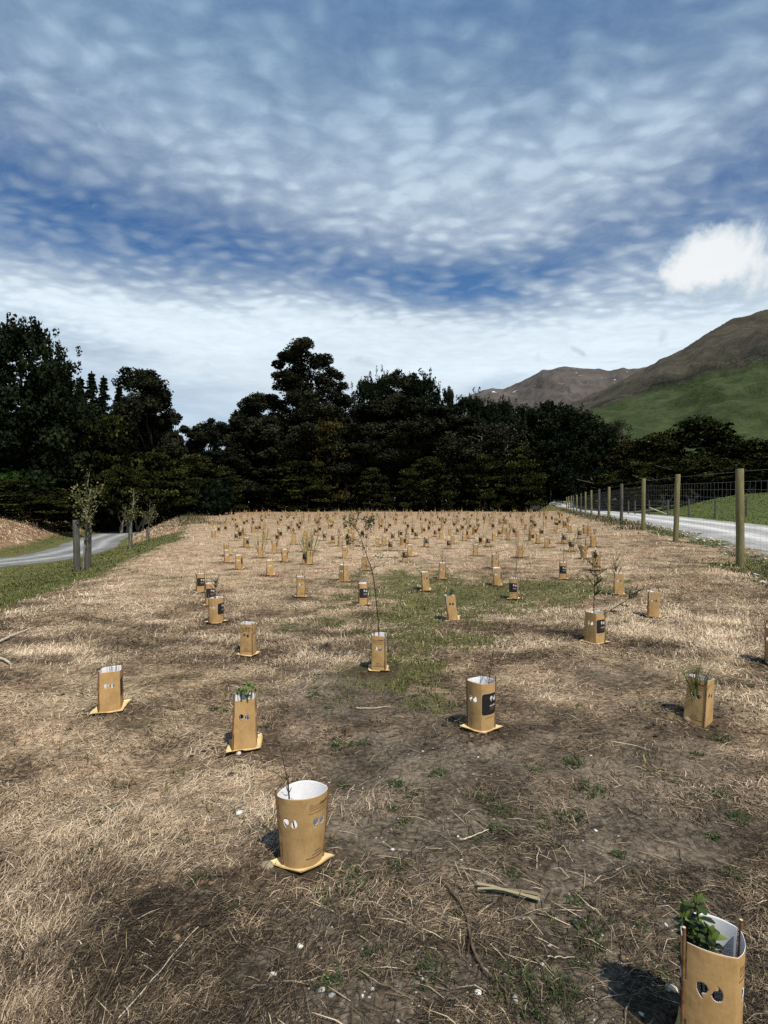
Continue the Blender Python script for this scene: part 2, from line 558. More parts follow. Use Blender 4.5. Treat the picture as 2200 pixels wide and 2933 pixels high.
# ------------------------------------------------------------------ table of the plant guards: (u, v of base, part of the sleeve that faces the camera, shape, lean deg, plant, label, plant label)
# shape: a_top, b_top, a_bot, b_bot, bulge
S_WIDE = (.122, .084, .094, .060, .15)
S_ROUND = (.104, .090, .100, .085, .12)
S_BOX = (.102, .090, .118, .104, .03)
S_SLIM = (.098, .088, .100, .092, .07)
S_TUB = (.106, .092, .112, .098, .04)
NEAR = [
    (868, 2484, .225, S_WIDE, (0, 0), 'twig', "wide cardboard guard low in the middle, nearest one seen whole", "leafless twig seedling leaning out of the nearest whole cardboard guard"),
    (2032, 3012, .125, S_ROUND, (0, 1), 'broad', "large cardboard guard cut off by the bottom right corner of the photo", "dark green broad-leaved seedling in the guard at the bottom right corner"),
    (702, 2140, .125, S_BOX, (0, 0), 'rosette', "tapering cardboard guard on orange soil, behind and left of the nearest one", "short bright green seedling poking over the tapering guard on orange soil"),
    (1378, 2094, .745, S_ROUND, (0, 0), 'twig2', "round cardboard guard with a large black printed square, right of centre", "thin bare twig seedling in the round guard right of centre with the big black square"),
    (318, 2034, .635, S_TUB, (0, 0), 'wire', "cardboard guard standing alone far to the left on pale straw", "thin upright wiry stems in the lone guard far to the left"),
    (1998, 2064, .445, S_BOX, (-3, 6), 'grassy', "leaning dull cardboard guard half sunk in dug soil at the right", "strappy green seedling in the leaning guard at the right"),
    (1086, 1920, .40, S_SLIM, (0, 0), 'tall', "cardboard guard in the middle holding the tallest sapling", "tall dark-stemmed sapling with a sparse leafy top in the middle of the field"),
    (712, 1876, .44, S_TUB, (0, 0), 'tuft', "cardboard guard beside black dug soil, left of the middle sapling", "low dark green tuft in the guard beside black dug soil"),
    (1297, 1778, .60, S_SLIM, (0, -7), 'rosette', "cardboard guard tilting to the left on green grass", "small dark sprig at the rim of the guard tilting to the left"),
    (1704, 1841, .73, S_TUB, (0, 0), 'wispy', "cardboard guard under the feathery green sapling on the right", "feathery green sapling with a side branch, right of centre"),
    (1870, 1769, .10, S_SLIM, (0, 2), 'sprig', "solitary cardboard guard near the right fence with a black square on its left side", "small curled brown sprig in the solitary guard near the right fence"),
    (620, 1786, .72, S_ROUND, (0, 0), 'bushy', "round cardboard guard, lowest of the three clustered at the left", "dry wiry shrub in the lowest of the three clustered guards at the left"),
    (2224, 1905, .80, S_SLIM, (0, 0), 'none', "cardboard guard cut by the right edge of the photo", ""),
    (574, 1697, .86, S_SLIM, (0, 0), 'wire', "cardboard guard with a black square, topmost of the three clustered at the left", "wisps of wiry grass in the topmost of the three clustered guards"),
    (602, 1733, .86, S_SLIM, (0, 0), 'wire', "cardboard guard with a black square, between the other two clustered at the left", "wisps of wiry grass in the middle one of the three clustered guards"),
    (862, 1709, .37, S_SLIM, (0, 0), 'wire', "pale cardboard guard with an open white rim, straight above the nearest guard", "few bare stems in the pale guard straight above the nearest one"),
    (985, 1665, .50, S_BOX, (0, 0), 'twig3', "cone-shaped cardboard guard widening to its base, left of the tall sapling", "single short twig in the cone-shaped guard"),
    (1040, 1732, .86, S_SLIM, (0, 0), 'twig', "cardboard guard with a black square just left of the tall sapling's stem", "slim leaning sapling behind the tall one, rising from a black-square guard"),
    (1219, 1693, .60, S_SLIM, (0, -2), 'tuft', "cardboard guard on the green patch with a dark notch on its right edge", "small tuft at the rim of the notched guard on the green patch"),
    (1266, 1658, .37, S_SLIM, (0, 1), 'leafstem', "plain cardboard guard with a leafy upright stem, above the green patch", "upright stem with scattered leaves above the green patch"),
    (1425, 1678, .62, S_ROUND, (0, -2), 'none', "round empty cardboard guard, front one of the stacked pair right of centre", ""),
    (1418, 1627, .36, S_TUB, (0, 0), 'sprig', "cardboard guard with a dark leaf on its rim, rear one of the stacked pair", "dark two-leaf sprig in the rear guard of the stacked pair"),
    (1471, 1716, .90, S_SLIM, (0, 0), 'pole', "cardboard guard with a black square on the right part of the green patch", "very thin single upright stem on the right part of the green patch"),
    (1612, 1659, .88, S_SLIM, (0, 0), 'pole', "cardboard guard with a black square and a bent base flap behind the feathery sapling", "thin single stem in the guard behind the feathery sapling"),
    (1771, 1703, .60, S_TUB, (0, 1), 'bushy', "bright cardboard guard on dark soil between the feathery sapling and the fence", "small sparse bush in the bright guard between feathery sapling and fence"),
    (1708, 1634, .37, S_TUB, (0, 0), 'broad', "wide cardboard guard with a leafy bush spilling over, above the feathery sapling", "leafy green bush spilling over its guard above the feathery sapling"),
    (1671, 1601, .37, S_WIDE, (0, 2), 'flax', "bulging cardboard guard holding a flax, above the feathery sapling", "upright flax clump in the bulging guard, right part of the field"),
    (1637, 1579, .88, S_SLIM, (0, 0), 'bigflax', "black-square guard below the tallest open flax fan, right part of the field", "tallest open fan of flax blades, right part of the field"),
    (1490, 1597, .37, S_SLIM, (0, 0), 'bigflax', "cardboard guard with a wide open flax above the green patch", "wide open flax with few long blades above the green patch"),
    (1362, 1592, .37, S_SLIM, (0, 0), 'pole', "cardboard guard on a pale base sheet between the sapling and the green patch", "thin pole-like stem in the guard on a pale base sheet"),
    (1160, 1610, .88, S_SLIM, (0, 0), 'pole', "black-square guard on a white base sheet right of the tall sapling", "tall thin stem rising to the tree line, right of the tall sapling"),
    (1046, 1634, .45, S_BOX, (0, 0), 'leafstem', "shaded brown cardboard guard seen through the tall sapling's branches", "short leafy sapling seen through the tall sapling's branches"),
    (773, 1648, .60, S_BOX, (0, 0), 'none', "empty cardboard guard left of centre with a black strip on its right edge", ""),
    (685, 1630, .66, S_SLIM, (0, 0), 'none', "empty cardboard guard with a black mark on its right corner, left side", ""),
    (650, 1612, .60, S_SLIM, (0, 0), 'none', "cardboard guard with white spots at the left margin of the planted rows", ""),
]
MID = [(648, 1591, .37, 'tuft'), (874, 1615, .87, 'none'), (886, 1617, .37, 'bigflax'), (815, 1609, .60, 'flax'), (747, 1597, .37, 'bigflax'), (787, 1584, .37, 'flax'),
       (988, 1599, .60, 'tuft'), (705, 1567, .75, 'sprig'), (677, 1548, .87, 'wire'), (842, 1559, .37, 'bushy'), (889, 1577, .87, 'flax'), (876, 1580, .37, 'bigflax'),
       (1082, 1565, .37, 'none'), (1100, 1561, .37, 'none'), (1118, 1576, .87, 'none'), (974, 1564, .37, 'bushy'), (954, 1555, .87, 'none'), (997, 1570, .87, 'tuft'),
       (1174, 1592, .60, 'none'), (1286, 1572, .87, 'none'), (1297, 1558, .37, 'sprig'), (1221, 1566, .80, 'tuft'), (1397, 1565, .90, 'none'), (1378, 1555, .87, 'none'),
       (1541, 1557, .37, 'sprig'), (1568, 1568, .62, 'none'), (1700, 1566, .37, 'bushy'), (1676, 1527, .37, 'none'), (1592, 1527, .62, 'none'), (1330, 1549, .37, 'none'),
       (1345, 1541, .60, 'none'), (1430, 1538, .87, 'none'), (1615, 1556, .88, 'none'), (1632, 1526, .37, 'none'), (1455, 1545, .37, 'flax'), (1520, 1530, .37, 'none'),
       (700, 1532, .5, 'flax'), (735, 1522, .87, 'none'), (760, 1545, .37, 'flax'), (800, 1535, .87, 'none'), (1125, 1549, .87, 'none'), (1192, 1543, .87, 'wire'),
       (1247, 1537, .87, 'none'), (1165, 1557, .37, 'bushy'), (1310, 1530, .87, 'none'), (1010, 1545, .37, 'tuft'), (930, 1548, .87, 'flax'), (905, 1533, .87, 'none'),
       (1660, 1543, .87, 'none'), (1560, 1512, .37, 'flax')]


def place_uv(u, v):
    x, y, z = hit(u, v)
    a = np.arange(8) * .785
    zz = max(float(terrain(x + .12 * np.cos(a), y + .10 * np.sin(a)).max()), z)
    return x, y, zz


near_pos = [place_uv(g[0], g[1]) for g in NEAR]
mid_pos = [place_uv(g[0], g[1]) for g in MID]
far_pos = []
rf = random.Random(5)
taken = [(p[0], p[1]) for p in near_pos + mid_pos]
yy = 22.0
while yy < 95:
    fx = float(fence_x(yy)) - 2.3
    lx = float(np.interp(yy, [20, 30, 45, 60, 95], [-6.8, -10.0, -13.5, -18, -30]))
    step = 1.62 + (yy - 22) * 0.016
    xx = lx + rf.random() * step
    while xx < fx:
        px, py = xx + rf.uniform(-.45, .45), yy + rf.uniform(-.7, .7)
        if all((px - a) ** 2 + (py - b) ** 2 > .5 for a, b in taken) and rf.random() < .93:
            far_pos.append((px, py, tz(px, py)))
            taken.append((px, py))
        xx += step * rf.uniform(.8, 1.25)
    yy += 1.8 + (yy - 22) * 0.035
far_pos.sort(key=lambda p: p[1])
mass_pos = far_pos[208:]
far_pos = far_pos[:208]
GUARD_SPOTS += [(p[0], p[1]) for p in near_pos + mid_pos]


# ------------------------------------------------------------------ ground
def ground_material():
    m, T = mat("field_ground")
    geo = T.n('ShaderNodeNewGeometry').outputs['Position']
    sp = T.n('ShaderNodeSeparateXYZ')
    T.put(sp.inputs[0], geo)
    fl = T.n('ShaderNodeCombineXYZ')
    T.put(fl.inputs[0], sp.outputs[0])
    T.put(fl.inputs[1], sp.outputs[1])
    P = fl.outputs[0]
    warp = T.n('ShaderNodeTexNoise')
    T.put(warp.inputs['Vector'], P)
    warp.inputs['Scale'].default_value = 1.3
    warp.inputs['Detail'].default_value = 2.0
    Pw = T.vm('ADD', P, T.vm('MULTIPLY', T.vm('SUBTRACT', warp.outputs['Color'], (.5, .5, .5)), (.45, .45, 0)))
    st = T.vm('MULTIPLY', Pw, (14.0, 32.0, 1.0))
    s1 = T.noise(st, 1.0, 5.0, 0.65, 0.6)
    st2 = T.vm('MULTIPLY', Pw, (44.0, 17.0, 1.0))
    s2 = T.noise(st2, 1.0, 4.0, 0.65, 0.8)
    fr = T.noise(P, 34.0, 6.0, 0.7, 0.3)
    md = T.noise(P, 2.4, 5.0, 0.6, 0.3)
    md2 = T.noise(P, 0.55, 4.0, 0.55, 0.2)
    fibre = T.m('ADD', T.m('MULTIPLY', s1, .5), T.m('ADD', T.m('MULTIPLY', s2, .3), T.m('MULTIPLY', fr, .2)))
    f = T.mapr(fibre, 0.36, 0.64)
    pale = T.attr('pale')
    fp = T.m('ADD', T.m('MULTIPLY', f, 0.62), T.m('ADD', T.m('MULTIPLY', pale, 0.42), T.m('MULTIPLY', T.m('SUBTRACT', md, .5), 1.25)), clamp=True)
    straw = T.ramp(fp, [(0.0, (.027, .019, .012)), (.28, (.092, .066, .041)), (.58, (.27, .195, .124)), (1.0, (.58, .435, .29))])  # darkest stops carry the shadow between strands, painted into the ground
    rosy = T.mix(T.mapr(md2, .35, .65), (1.03, .95, .93), (.99, 1.02, .96))
    straw = T.mix(1.0, straw, rosy, 'MULTIPLY')
    sf = T.mapr(T.m('ADD', T.m('MULTIPLY', fr, .6), T.m('MULTIPLY', md, .4)), .35, .66)
    soil = T.ramp(sf, [(0.0, (.038, .030, .022)), (.45, (.112, .090, .067)), (1.0, (.245, .205, .158))])
    c = T.mix(T.m('MULTIPLY', T.attr('soil'), .85), straw, soil)
    gcol = T.ramp(T.m('ADD', T.m('MULTIPLY', f, .5), T.m('MULTIPLY', md, .5)), [(0.2, (.030, .036, .012)), (.5, (.085, .094, .028)), (.85, (.190, .175, .068))])
    gcol = T.mix(T.attr('lush'), gcol, T.ramp(T.m('ADD', T.m('MULTIPLY', f, .5), T.m('MULTIPLY', md, .5)), [(.2, (.034, .054, .010)), (.55, (.078, .112, .021)), (.9, (.14, .175, .040))]))
    gm = T.m('MULTIPLY', T.mapr(T.m('ADD', T.attr('green'), T.m('MULTIPLY', T.m('SUBTRACT', T.m('ADD', T.m('MULTIPLY', fr, .5), T.m('MULTIPLY', fibre, .5)), .5), 1.6)), .30, 1.0), .92)
    c = T.mix(gm, c, gcol)
    ocol = T.ramp(f, [(0.0, (.10, .055, .028)), (.5, (.25, .145, .075)), (1.0, (.40, .27, .16))])
    c = T.mix(T.attr('orange'), c, ocol)
    dcol = T.ramp(fr, [(.3, (.022, .016, .011)), (.55, (.060, .042, .028)), (.75, (.12, .083, .055))])
    c = T.mix(T.m('MULTIPLY', T.attr('dug'), .85), c, dcol)
    grv = T.noise(P, 26.0, 3.0, .7)
    c = T.mix(T.m('MULTIPLY', T.attr('gravel'), T.mapr(grv, .5, .6)), c, (.50, .49, .46))
    # a few pale chips
    vo = T.n('ShaderNodeTexVoronoi')
    T.put(vo.inputs['Vector'], P)
    vo.inputs['Scale'].default_value = 9.0
    chip = T.m('MULTIPLY', T.m('LESS_THAN', vo.outputs['Distance'], .055), T.mapr(md, .45, .6))
    c = T.mix(T.m('MULTIPLY', chip, .8), c, (.50, .46, .38))
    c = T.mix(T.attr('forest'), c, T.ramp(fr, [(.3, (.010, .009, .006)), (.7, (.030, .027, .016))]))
    h = T.m('ADD', T.m('MULTIPLY', fibre, 1.0), T.m('MULTIPLY', T.noise(P, 12.0, 5.0, .6), .9))
    T.bsdf(c, 0.95, 0.12, T.bump(h, 0.75, 0.05))
    return m


def build_ground():
    th_f = np.linspace(-52, 52, 620)
    th_s = np.concatenate([np.linspace(52, 308, 130)[1:-1]])
    th = np.radians(np.concatenate([th_f, th_s]))
    r = np.concatenate([[0.12], np.geomspace(0.6, 110, 430), np.geomspace(114, 8000, 46)])
    R, TH = np.meshgrid(r, th, indexing='ij')
    X, Y = R * np.sin(TH), R * np.cos(TH)
    Z = terrain(X, Y)
    far = sstep((R - 120) / 200)
    Z = Z * (1 - far) + far * 0.0
    nr, nt = X.shape
    idx = np.arange(nr * nt).reshape(nr, nt)
    q = np.stack([idx[:-1], idx[1:], np.roll(idx, -1, 1)[1:], np.roll(idx, -1, 1)[:-1]], -1).reshape(-1, 4)
    xf, yf = X.ravel(), Y.ravel()
    g, soil, pale, o, gr, dug, forest = masks(xf, yf)
    Zf = Z.ravel() + dug * 0.010 * (vnoise(xf * 17, yf * 17, 5) - .2)
    V = np.stack([xf, yf, Zf], -1)
    cen = np.array([[0, 0, tz(0, 0)]])
    V = np.vstack([V, cen])
    c = nr * nt
    tri = np.stack([idx[0], np.roll(idx[0], -1), np.full(nt, c)], -1)[:, ::-1]
    ex = lambda a: np.append(a, 0.0)
    me = np_mesh("ground", V, [q, tri], [ground_material()], None,
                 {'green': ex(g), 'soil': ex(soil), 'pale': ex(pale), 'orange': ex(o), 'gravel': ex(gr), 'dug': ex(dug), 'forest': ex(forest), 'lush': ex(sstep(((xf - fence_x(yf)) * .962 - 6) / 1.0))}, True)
    tag(link("ground", me), "dry mown field sloping to green verges", None, kind='structure')


build_ground()


def gravel_material(name, c0, c1, c2):
    m, T = mat(name)
    P = T.n('ShaderNodeNewGeometry').outputs['Position']
    a = T.noise(P, 22.0, 6.0, .75)
    b = T.noise(P, 1.1, 4.0, .6)
    tr = T.attr('track')
    f = T.m('ADD', T.m('MULTIPLY', a, .6), T.m('ADD', T.m('MULTIPLY', b, .35), T.m('MULTIPLY', T.m('SUBTRACT', tr, .35), .24)))
    T.bsdf(T.ramp(f, [(.32, c0), (.5, c1), (.72, c2)]), .95, .1, T.bump(a, .6, .04))
    return m


def strip(name, P, hw, material, lift, label, seed, taper=None):
    P = np.asarray(P, float)
    # resample
    seg = np.hypot(*np.diff(P, axis=0).T)
    s = np.concatenate([[0], np.cumsum(seg)])
    n = int(s[-1] / 0.45)
    ss = np.linspace(0, s[-1], n)
    px, py = np.interp(ss, s, P[:, 0]), np.interp(ss, s, P[:, 1])
    for _ in range(14):
        px[1:-1] = (px[:-2] + 2 * px[1:-1] + px[2:]) / 4
        py[1:-1] = (py[:-2] + 2 * py[1:-1] + py[2:]) / 4
    tx, ty = np.gradient(px), np.gradient(py)
    L = np.hypot(tx, ty)
    nx, ny = -ty / L, tx / L
    m = 17
    w = np.linspace(-1, 1, m)
    rag = 1 + 0.16 * fbm(ss * .8, ss * 0 + seed, seed, 4)
    rag2 = 1 + 0.16 * fbm(ss * .8, ss * 0 + seed + 9, seed + 3, 4)
    W = np.where(w[None, :] < 0, w[None, :] * rag[:, None], w[None, :] * rag2[:, None]) * hw
    X = px[:, None] + nx[:, None] * W
    Y = py[:, None] + ny[:, None] * W
    Z = terrain(X, Y) + lift
    Z[:, 0] -= lift + .05
    Z[:, -1] -= lift + .05
    track = np.exp(-((np.abs(w) - .38) / .16) ** 2)[None, :] * np.ones((n, 1))
    idx = np.arange(n * m).reshape(n, m)
    q = np.stack([idx[:-1, :-1], idx[:-1, 1:], idx[1:, 1:], idx[1:, :-1]], -1).reshape(-1, 4)[:, ::-1]
    me = np_mesh(name, np.stack([X, Y, Z], -1).reshape(-1, 3), q, [material], None, {'track': track.ravel()}, True)
    tag(link(name, me), label, None, kind='structure')


M_GRAVEL_R = gravel_material("pale_gravel", (.24, .24, .23), (.46, .455, .44), (.68, .675, .65))
M_GRAVEL_L = gravel_material("grey_gravel", (.12, .125, .12), (.25, .255, .25), (.40, .405, .395))
strip("gravel_road", ROAD_L, 1.95, M_GRAVEL_L, .035, "grey gravel road curving below the left verge", 3)
ys = np.linspace(-14, 88, 40)
RR = np.stack([fence_x(ys) + 4.45, ys], -1)
RR = np.vstack([RR, [(32.3, 93), (31.4, 98), (31.6, 104), (34, 112), (40, 122)]])
strip("gravel_road", RR, 2.75, M_GRAVEL_R, .035, "white gravel road beyond the fence on the right", 7)


# ------------------------------------------------------------------ loose straw, grass, clods and stones (nobody could count them)
def strand_material(name, stops, rough=.8):
    m, T = mat(name)
    t = T.attr('tone')
    T.bsdf(T.ramp(t, stops), rough, .25)
    return m


def sample_ground(n, u0, u1, v0, v1, rng, warp=1.0):
    u = rng.uniform(u0, u1, n)
    v = v0 + (v1 - v0) * rng.uniform(0, 1, n) ** warp
    y = EYE * F / (v - HV)
    x = (u - CU) / F * y
    return x, y


def blades(x, y, ang, L, W, rise, tone, lift, rng, curl=.5):
    """lying or standing strands: 3 pairs of points each"""
    n = len(x)
    dx, dy = np.cos(ang), np.sin(ang)
    ang2 = ang + rng.normal(0, curl, n)
    ex, ey = np.cos(ang2), np.sin(ang2)
    p0x, p0y = x - dx * L * .5, y - dy * L * .5
    p1x, p1y = x, y
    p2x, p2y = x + ex * L * .5, y + ey * L * .5
    z0 = terrain(p0x, p0y) + lift * .3
    z1 = terrain(p1x, p1y) + lift + rise * .7
    z2 = terrain(p2x, p2y) + lift * .5 + rise * rng.uniform(.2, 1.5, n)
    V = np.zeros((n, 6, 3))
    for k, (px, py, pz, wd, ax, ay) in enumerate(((p0x, p0y, z0, .8, dx, dy), (p1x, p1y, z1, 1.0, dx, dy), (p2x, p2y, z2, .25, ex, ey))):
        V[:, 2 * k, 0] = px - ay * W * wd * .5
        V[:, 2 * k, 1] = py + ax * W * wd * .5
        V[:, 2 * k + 1, 0] = px + ay * W * wd * .5
        V[:, 2 * k + 1, 1] = py - ax * W * wd * .5
        V[:, 2 * k, 2] = pz
        V[:, 2 * k + 1, 2] = pz + rng.uniform(-.3, .3, n) * W
    b = (np.arange(n) * 6)[:, None]
    q = np.stack([b + np.array([0, 1, 3, 2]), b + np.array([2, 3, 5, 4])], 1).reshape(-1, 4)
    return V.reshape(-1, 3), q, np.repeat(tone, 6)


def clear_of_guards(x, y, rad=.11):
    keep = np.ones(len(x), bool)
    for gx, gy in GUARD_SPOTS:
        keep &= np.hypot(x - gx, y - gy) > rad
    return keep


def build_straw():
    rng = np.random.default_rng(3)
    xs, ys_ = [], []
    for n, a, b, c, d, w in ((230000, -500, 2700, 1700, 3300, 1.0), (150000, -300, 2500, 1480, 1900, .8), (30000, -2200, 4400, 1700, 3600, 1.0)):
        x, y = sample_ground(n, a, b, c, d, rng, w)
        xs.append(x)
        ys_.append(y)
    yb = rng.uniform(17, 66, 60000)
    xs.append(edge_x(yb) - rng.uniform(.3, 24, 60000))
    ys_.append(yb)
    x, y = np.concatenate(xs), np.concatenate(ys_)
    g, soil, pale, o, gr, dug, forest = masks(x, y)
    off = (x - fence_x(y)) * .962
    clump = fbm(x * 1.3, y * 2.6, 51, 4) + .6 * fbm(x * 4.2, y * 6.0, 57, 3)
    dens = (0.98 - .90 * soil) * (1 - .9 * np.clip(g, 0, 1)) * (1 - .8 * dug) + .25 * (soil > .4) * sstep((clump - .05) / .3)
    dens *= (0.65 + .6 * sstep((clump + .2) / .5))
    k = (rng.uniform(0, 1, len(x)) < dens) & (off < -.1) & ((edge_x(y) - x < .6) | (o > .5)) & (forest < .2) & clear_of_guards(x, y)
    x, y, pale, soil, clump = x[k], y[k], pale[k], soil[k], clump[k]
    n = len(x)
    r = np.hypot(x, y)
    flow = fbm(x * .55, y * .55, 61, 2) * 4.5 + fbm(x * 1.9, y * 1.9, 67, 2) * 1.6
    ang = flow + rng.normal(0, .65, n)
    ang = np.where(rng.uniform(0, 1, n) < .25, rng.uniform(0, 6.28, n), ang)
    L = rng.uniform(.022, .080, n) * (1 + r * .05) * (1 + 0.5 * (rng.uniform(0, 1, n) < .06))
    W = (.0009 + .00068 * r) * rng.uniform(.6, 1.3, n)
    rise = rng.exponential(.008, n) * (1 + r * .10)
    tone = np.clip(.33 + .42 * pale + rng.normal(0, .25, n) - .18 * soil + .52 * clump - .17 * sstep((6.5 - r) / 4) - .12 * sstep((3.2 - r) / 1.5), 0, 1)
    V, q, t = blades(x, y, ang, L, W, rise, tone, .004 + .0004 * r, rng)
    m = strand_material("dry_straw", [(0.0, (.024, .018, .012)), (.28, (.125, .091, .057)), (.6, (.375, .280, .182)), (1.0, (.70, .56, .395))])
    me = np_mesh("dry_straw", V, q, [m], None, {'tone': t})
    tag(link("dry_straw", me), "loose dry mown straw lying over the field", None, kind='stuff')


def build_grass():
    rng = np.random.default_rng(4)
    x1, y1 = sample_ground(150000, -700, 2600, 1520, 2500, rng, 1.3)
    x2, y2 = sample_ground(60000, 1600, 2900, 1452, 1640, rng, 1.0)
    # left slope lies lower, so sample it directly
    y3 = rng.uniform(4, 62, 80000)
    x3 = edge_x(y3) - rng.uniform(-.5, 14, 80000)
    y4 = rng.uniform(4, 75, 90000) ** 1.0
    x4 = fence_x(y4) + rng.uniform(-.6, 1.0, 90000) ** 1 * 1.0 + np.where(rng.uniform(0, 1, 90000) < .6, 0, rng.uniform(6.8, 22, 90000))
    x, y = np.concatenate([x1, x2, x3, x4]), np.concatenate([y1, y2, y3, y4])
    g, soil, pale, o, gr, dug, forest = masks(x, y)
    off = (x - fence_x(y)) * .962
    dl, side = poly_dist(x, y, ROAD_L)
    dens = (.15 + .85 * sstep((g - .35) / .6)) * (g > .12) * (1 - .6 * gr)
    k = (rng.uniform(0, 1, len(x)) < dens) & (forest < .3) & (dl > 2.5) & (off < 1.3) & (dug < .5) & clear_of_guards(x, y) & off_road(x, y)
    # keep fewer far ones
    r = np.hypot(x, y)
    k &= rng.uniform(0, 1, len(x)) < np.clip(14 / r, .2, 1)
    x, y, r = x[k], y[k], r[k]
    n = len(x)
    inf = (edge_x(y) - x < 0) & ((x - fence_x(y)) < -.3)
    ang = rng.uniform(0, 6.28, n)
    H = rng.uniform(.02, .06, n) * np.where(inf, .75, .72) * (1 + r * .012)
    L = H * rng.uniform(.4, 1.1, n)
    W = (.0018 + .0010 * r) * rng.uniform(.7, 1.3, n)
    tone = np.clip(.42 + rng.normal(0, .2, n) + .3 * fbm(x * .7, y * .7, 77, 3), 0, 1)
    V, q, t = blades(x, y, ang, L, W, H, tone, .0, rng, .4)
    m = strand_material("grass_blades", [(0.0, (.024, .030, .008)), (.4, (.078, .092, .020)), (.75, (.165, .170, .042)), (1.0, (.33, .28, .12))])
    me = np_mesh("green_grass", V, q, [m], None, {'tone': t})
    tag(link("green_grass", me), "short green grass on the verges and patches of the field", None, kind='stuff')
    x, y = rng.uniform(9, 50, 60000), rng.uniform(8, 62, 60000)
    off = (x - fence_x(y)) * .962
    k = (off > 7.3) & (off < 20)
    x, y = x[k], y[k]
    n = len(x)
    r = np.hypot(x, y)
    h = rng.uniform(.03, .09, n)
    V, q, t = blades(x, y, rng.uniform(0, 6.28, n), h * .7, (.003 + .0009 * r) * rng.uniform(.7, 1.3, n), h, np.clip(.45 + rng.normal(0, .2, n) + .3 * fbm(x * .3, y * .3, 79, 3), 0, 1), .0, rng, .4)
    m = strand_material("pasture_blades", [(0.0, (.030, .050, .009)), (.5, (.082, .118, .022)), (1.0, (.18, .21, .052))])
    tag(link("pasture_grass", np_mesh("pasture_grass", V, q, [m], None, {'tone': t})), "green pasture beyond the gravel road", None, kind='stuff')


def build_weeds():
    """small green rosettes and tufts scattered over the near soil"""
    rng = np.random.default_rng(8)
    spots = [(975, 2135, .09), (1015, 2555, .10), (1150, 2255, .07), (1260, 2230, .06), (1390, 2290, .08), (1430, 2330, .08), (1700, 2285, .10), (1640, 2350, .08), (1560, 2385, .05), (1655, 2210, .09),
             (1690, 2700, .10), (1240, 2820, .08), (1550, 2880, .14), (2150, 2560, .08), (2080, 2140, .08), (340, 2250, .05), (270, 2430, .05), (900, 1995, .07), (1440, 2390, .08), (1180, 2280, .05),
             (640, 2030, .05), (1040, 2130, .05), (1540, 2230, .06), (1620, 2860, .07), (940, 2850, .06), (2130, 2370, .06), (1160, 2350, .05), (1050, 2760, .04), (310, 2320, .06), (980, 2250, .04)]
    for i in range(120):
        spots.append((rng.uniform(-200, 2400), 1760 + 1100 * rng.uniform(0, 1) ** 1.2, rng.uniform(.02, .05)))
    X, Y, A, Hh = [], [], [], []
    for (u, v, rad) in spots:
        y = EYE * F / (v - HV)
        x = (u - CU) / F * y
        n = int(85 * (rad / .08) ** 1.4) + 6
        a = rng.uniform(0, 6.28, n)
        rr = rad * np.sqrt(rng.uniform(0, 1, n)) * (1 + .3 * np.sin(3 * a + u))
        X.append(x + rr * np.cos(a))
        Y.append(y + rr * np.sin(a) * .9)
        A.append(a + rng.normal(0, .9, n))
        Hh.append(np.full(n, rad) * rng.uniform(.10, .40, n))
    x, y, a, h = map(np.concatenate, (X, Y, A, Hh))
    n = len(x)
    r = np.hypot(x, y)
    V, q, t = blades(x, y, a, rng.uniform(.012, .035, n), .0035 + .0006 * r, h * .8, np.clip(rng.normal(.5, .25, n), 0, 1), .002, rng, .5)
    m = strand_material("weed_leaves", [(0.0, (.013, .024, .009)), (.5, (.034, .054, .017)), (1.0, (.11, .125, .045))])
    tag(link("weeds", np_mesh("weeds", V, q, [m], None, {'tone': t})), "small green weeds sprouting through the bare soil", None, kind='stuff')


def lump(rng, s, flat=.6):
    V = np.array([(1, 0, 0), (-1, 0, 0), (0, 1, 0), (0, -1, 0), (0, 0, 1), (0, 0, -1), (.7, .7, .3), (-.7, .7, .2), (-.7, -.7, .3), (.7, -.7, .2)], float)
    return V


OCT = np.array([(4, 6, 0), (4, 2, 6), (4, 7, 2), (4, 1, 7), (4, 8, 1), (4, 3, 8), (4, 9, 3), (4, 0, 9), (5, 0, 6), (5, 6, 2), (5, 2, 7), (5, 7, 1), (5, 1, 8), (5, 8, 3), (5, 3, 9), (5, 9, 0)])[:, ::-1]
OCT = OCT[:, ::-1]


def lumps(x, y, s, tone, rng, flat=.6, sink=.3):
    n = len(x)
    B = lump(rng, 1)[None] * rng.uniform(.7, 1.25, (n, 10, 1)) * np.stack([rng.uniform(.7, 1.3, n), rng.uniform(.6, 1.1, n), rng.uniform(.6, 1.1, n) * flat], -1)[:, None, :]
    a = rng.uniform(0, 6.28, n)
    c, s_ = np.cos(a)[:, None], np.sin(a)[:, None]
    R = np.stack([B[..., 0] * c - B[..., 1] * s_, B[..., 0] * s_ + B[..., 1] * c, B[..., 2]], -1) * s[:, None, None]
    z = terrain(x, y) + s * flat * (1 - sink * 2) * .8
    R += np.stack([x, y, z], -1)[:, None, :]
    q = (np.arange(n) * 10)[:, None, None] + OCT[None]
    return R.reshape(-1, 3), q.reshape(-1, 3), np.repeat(tone, 10)


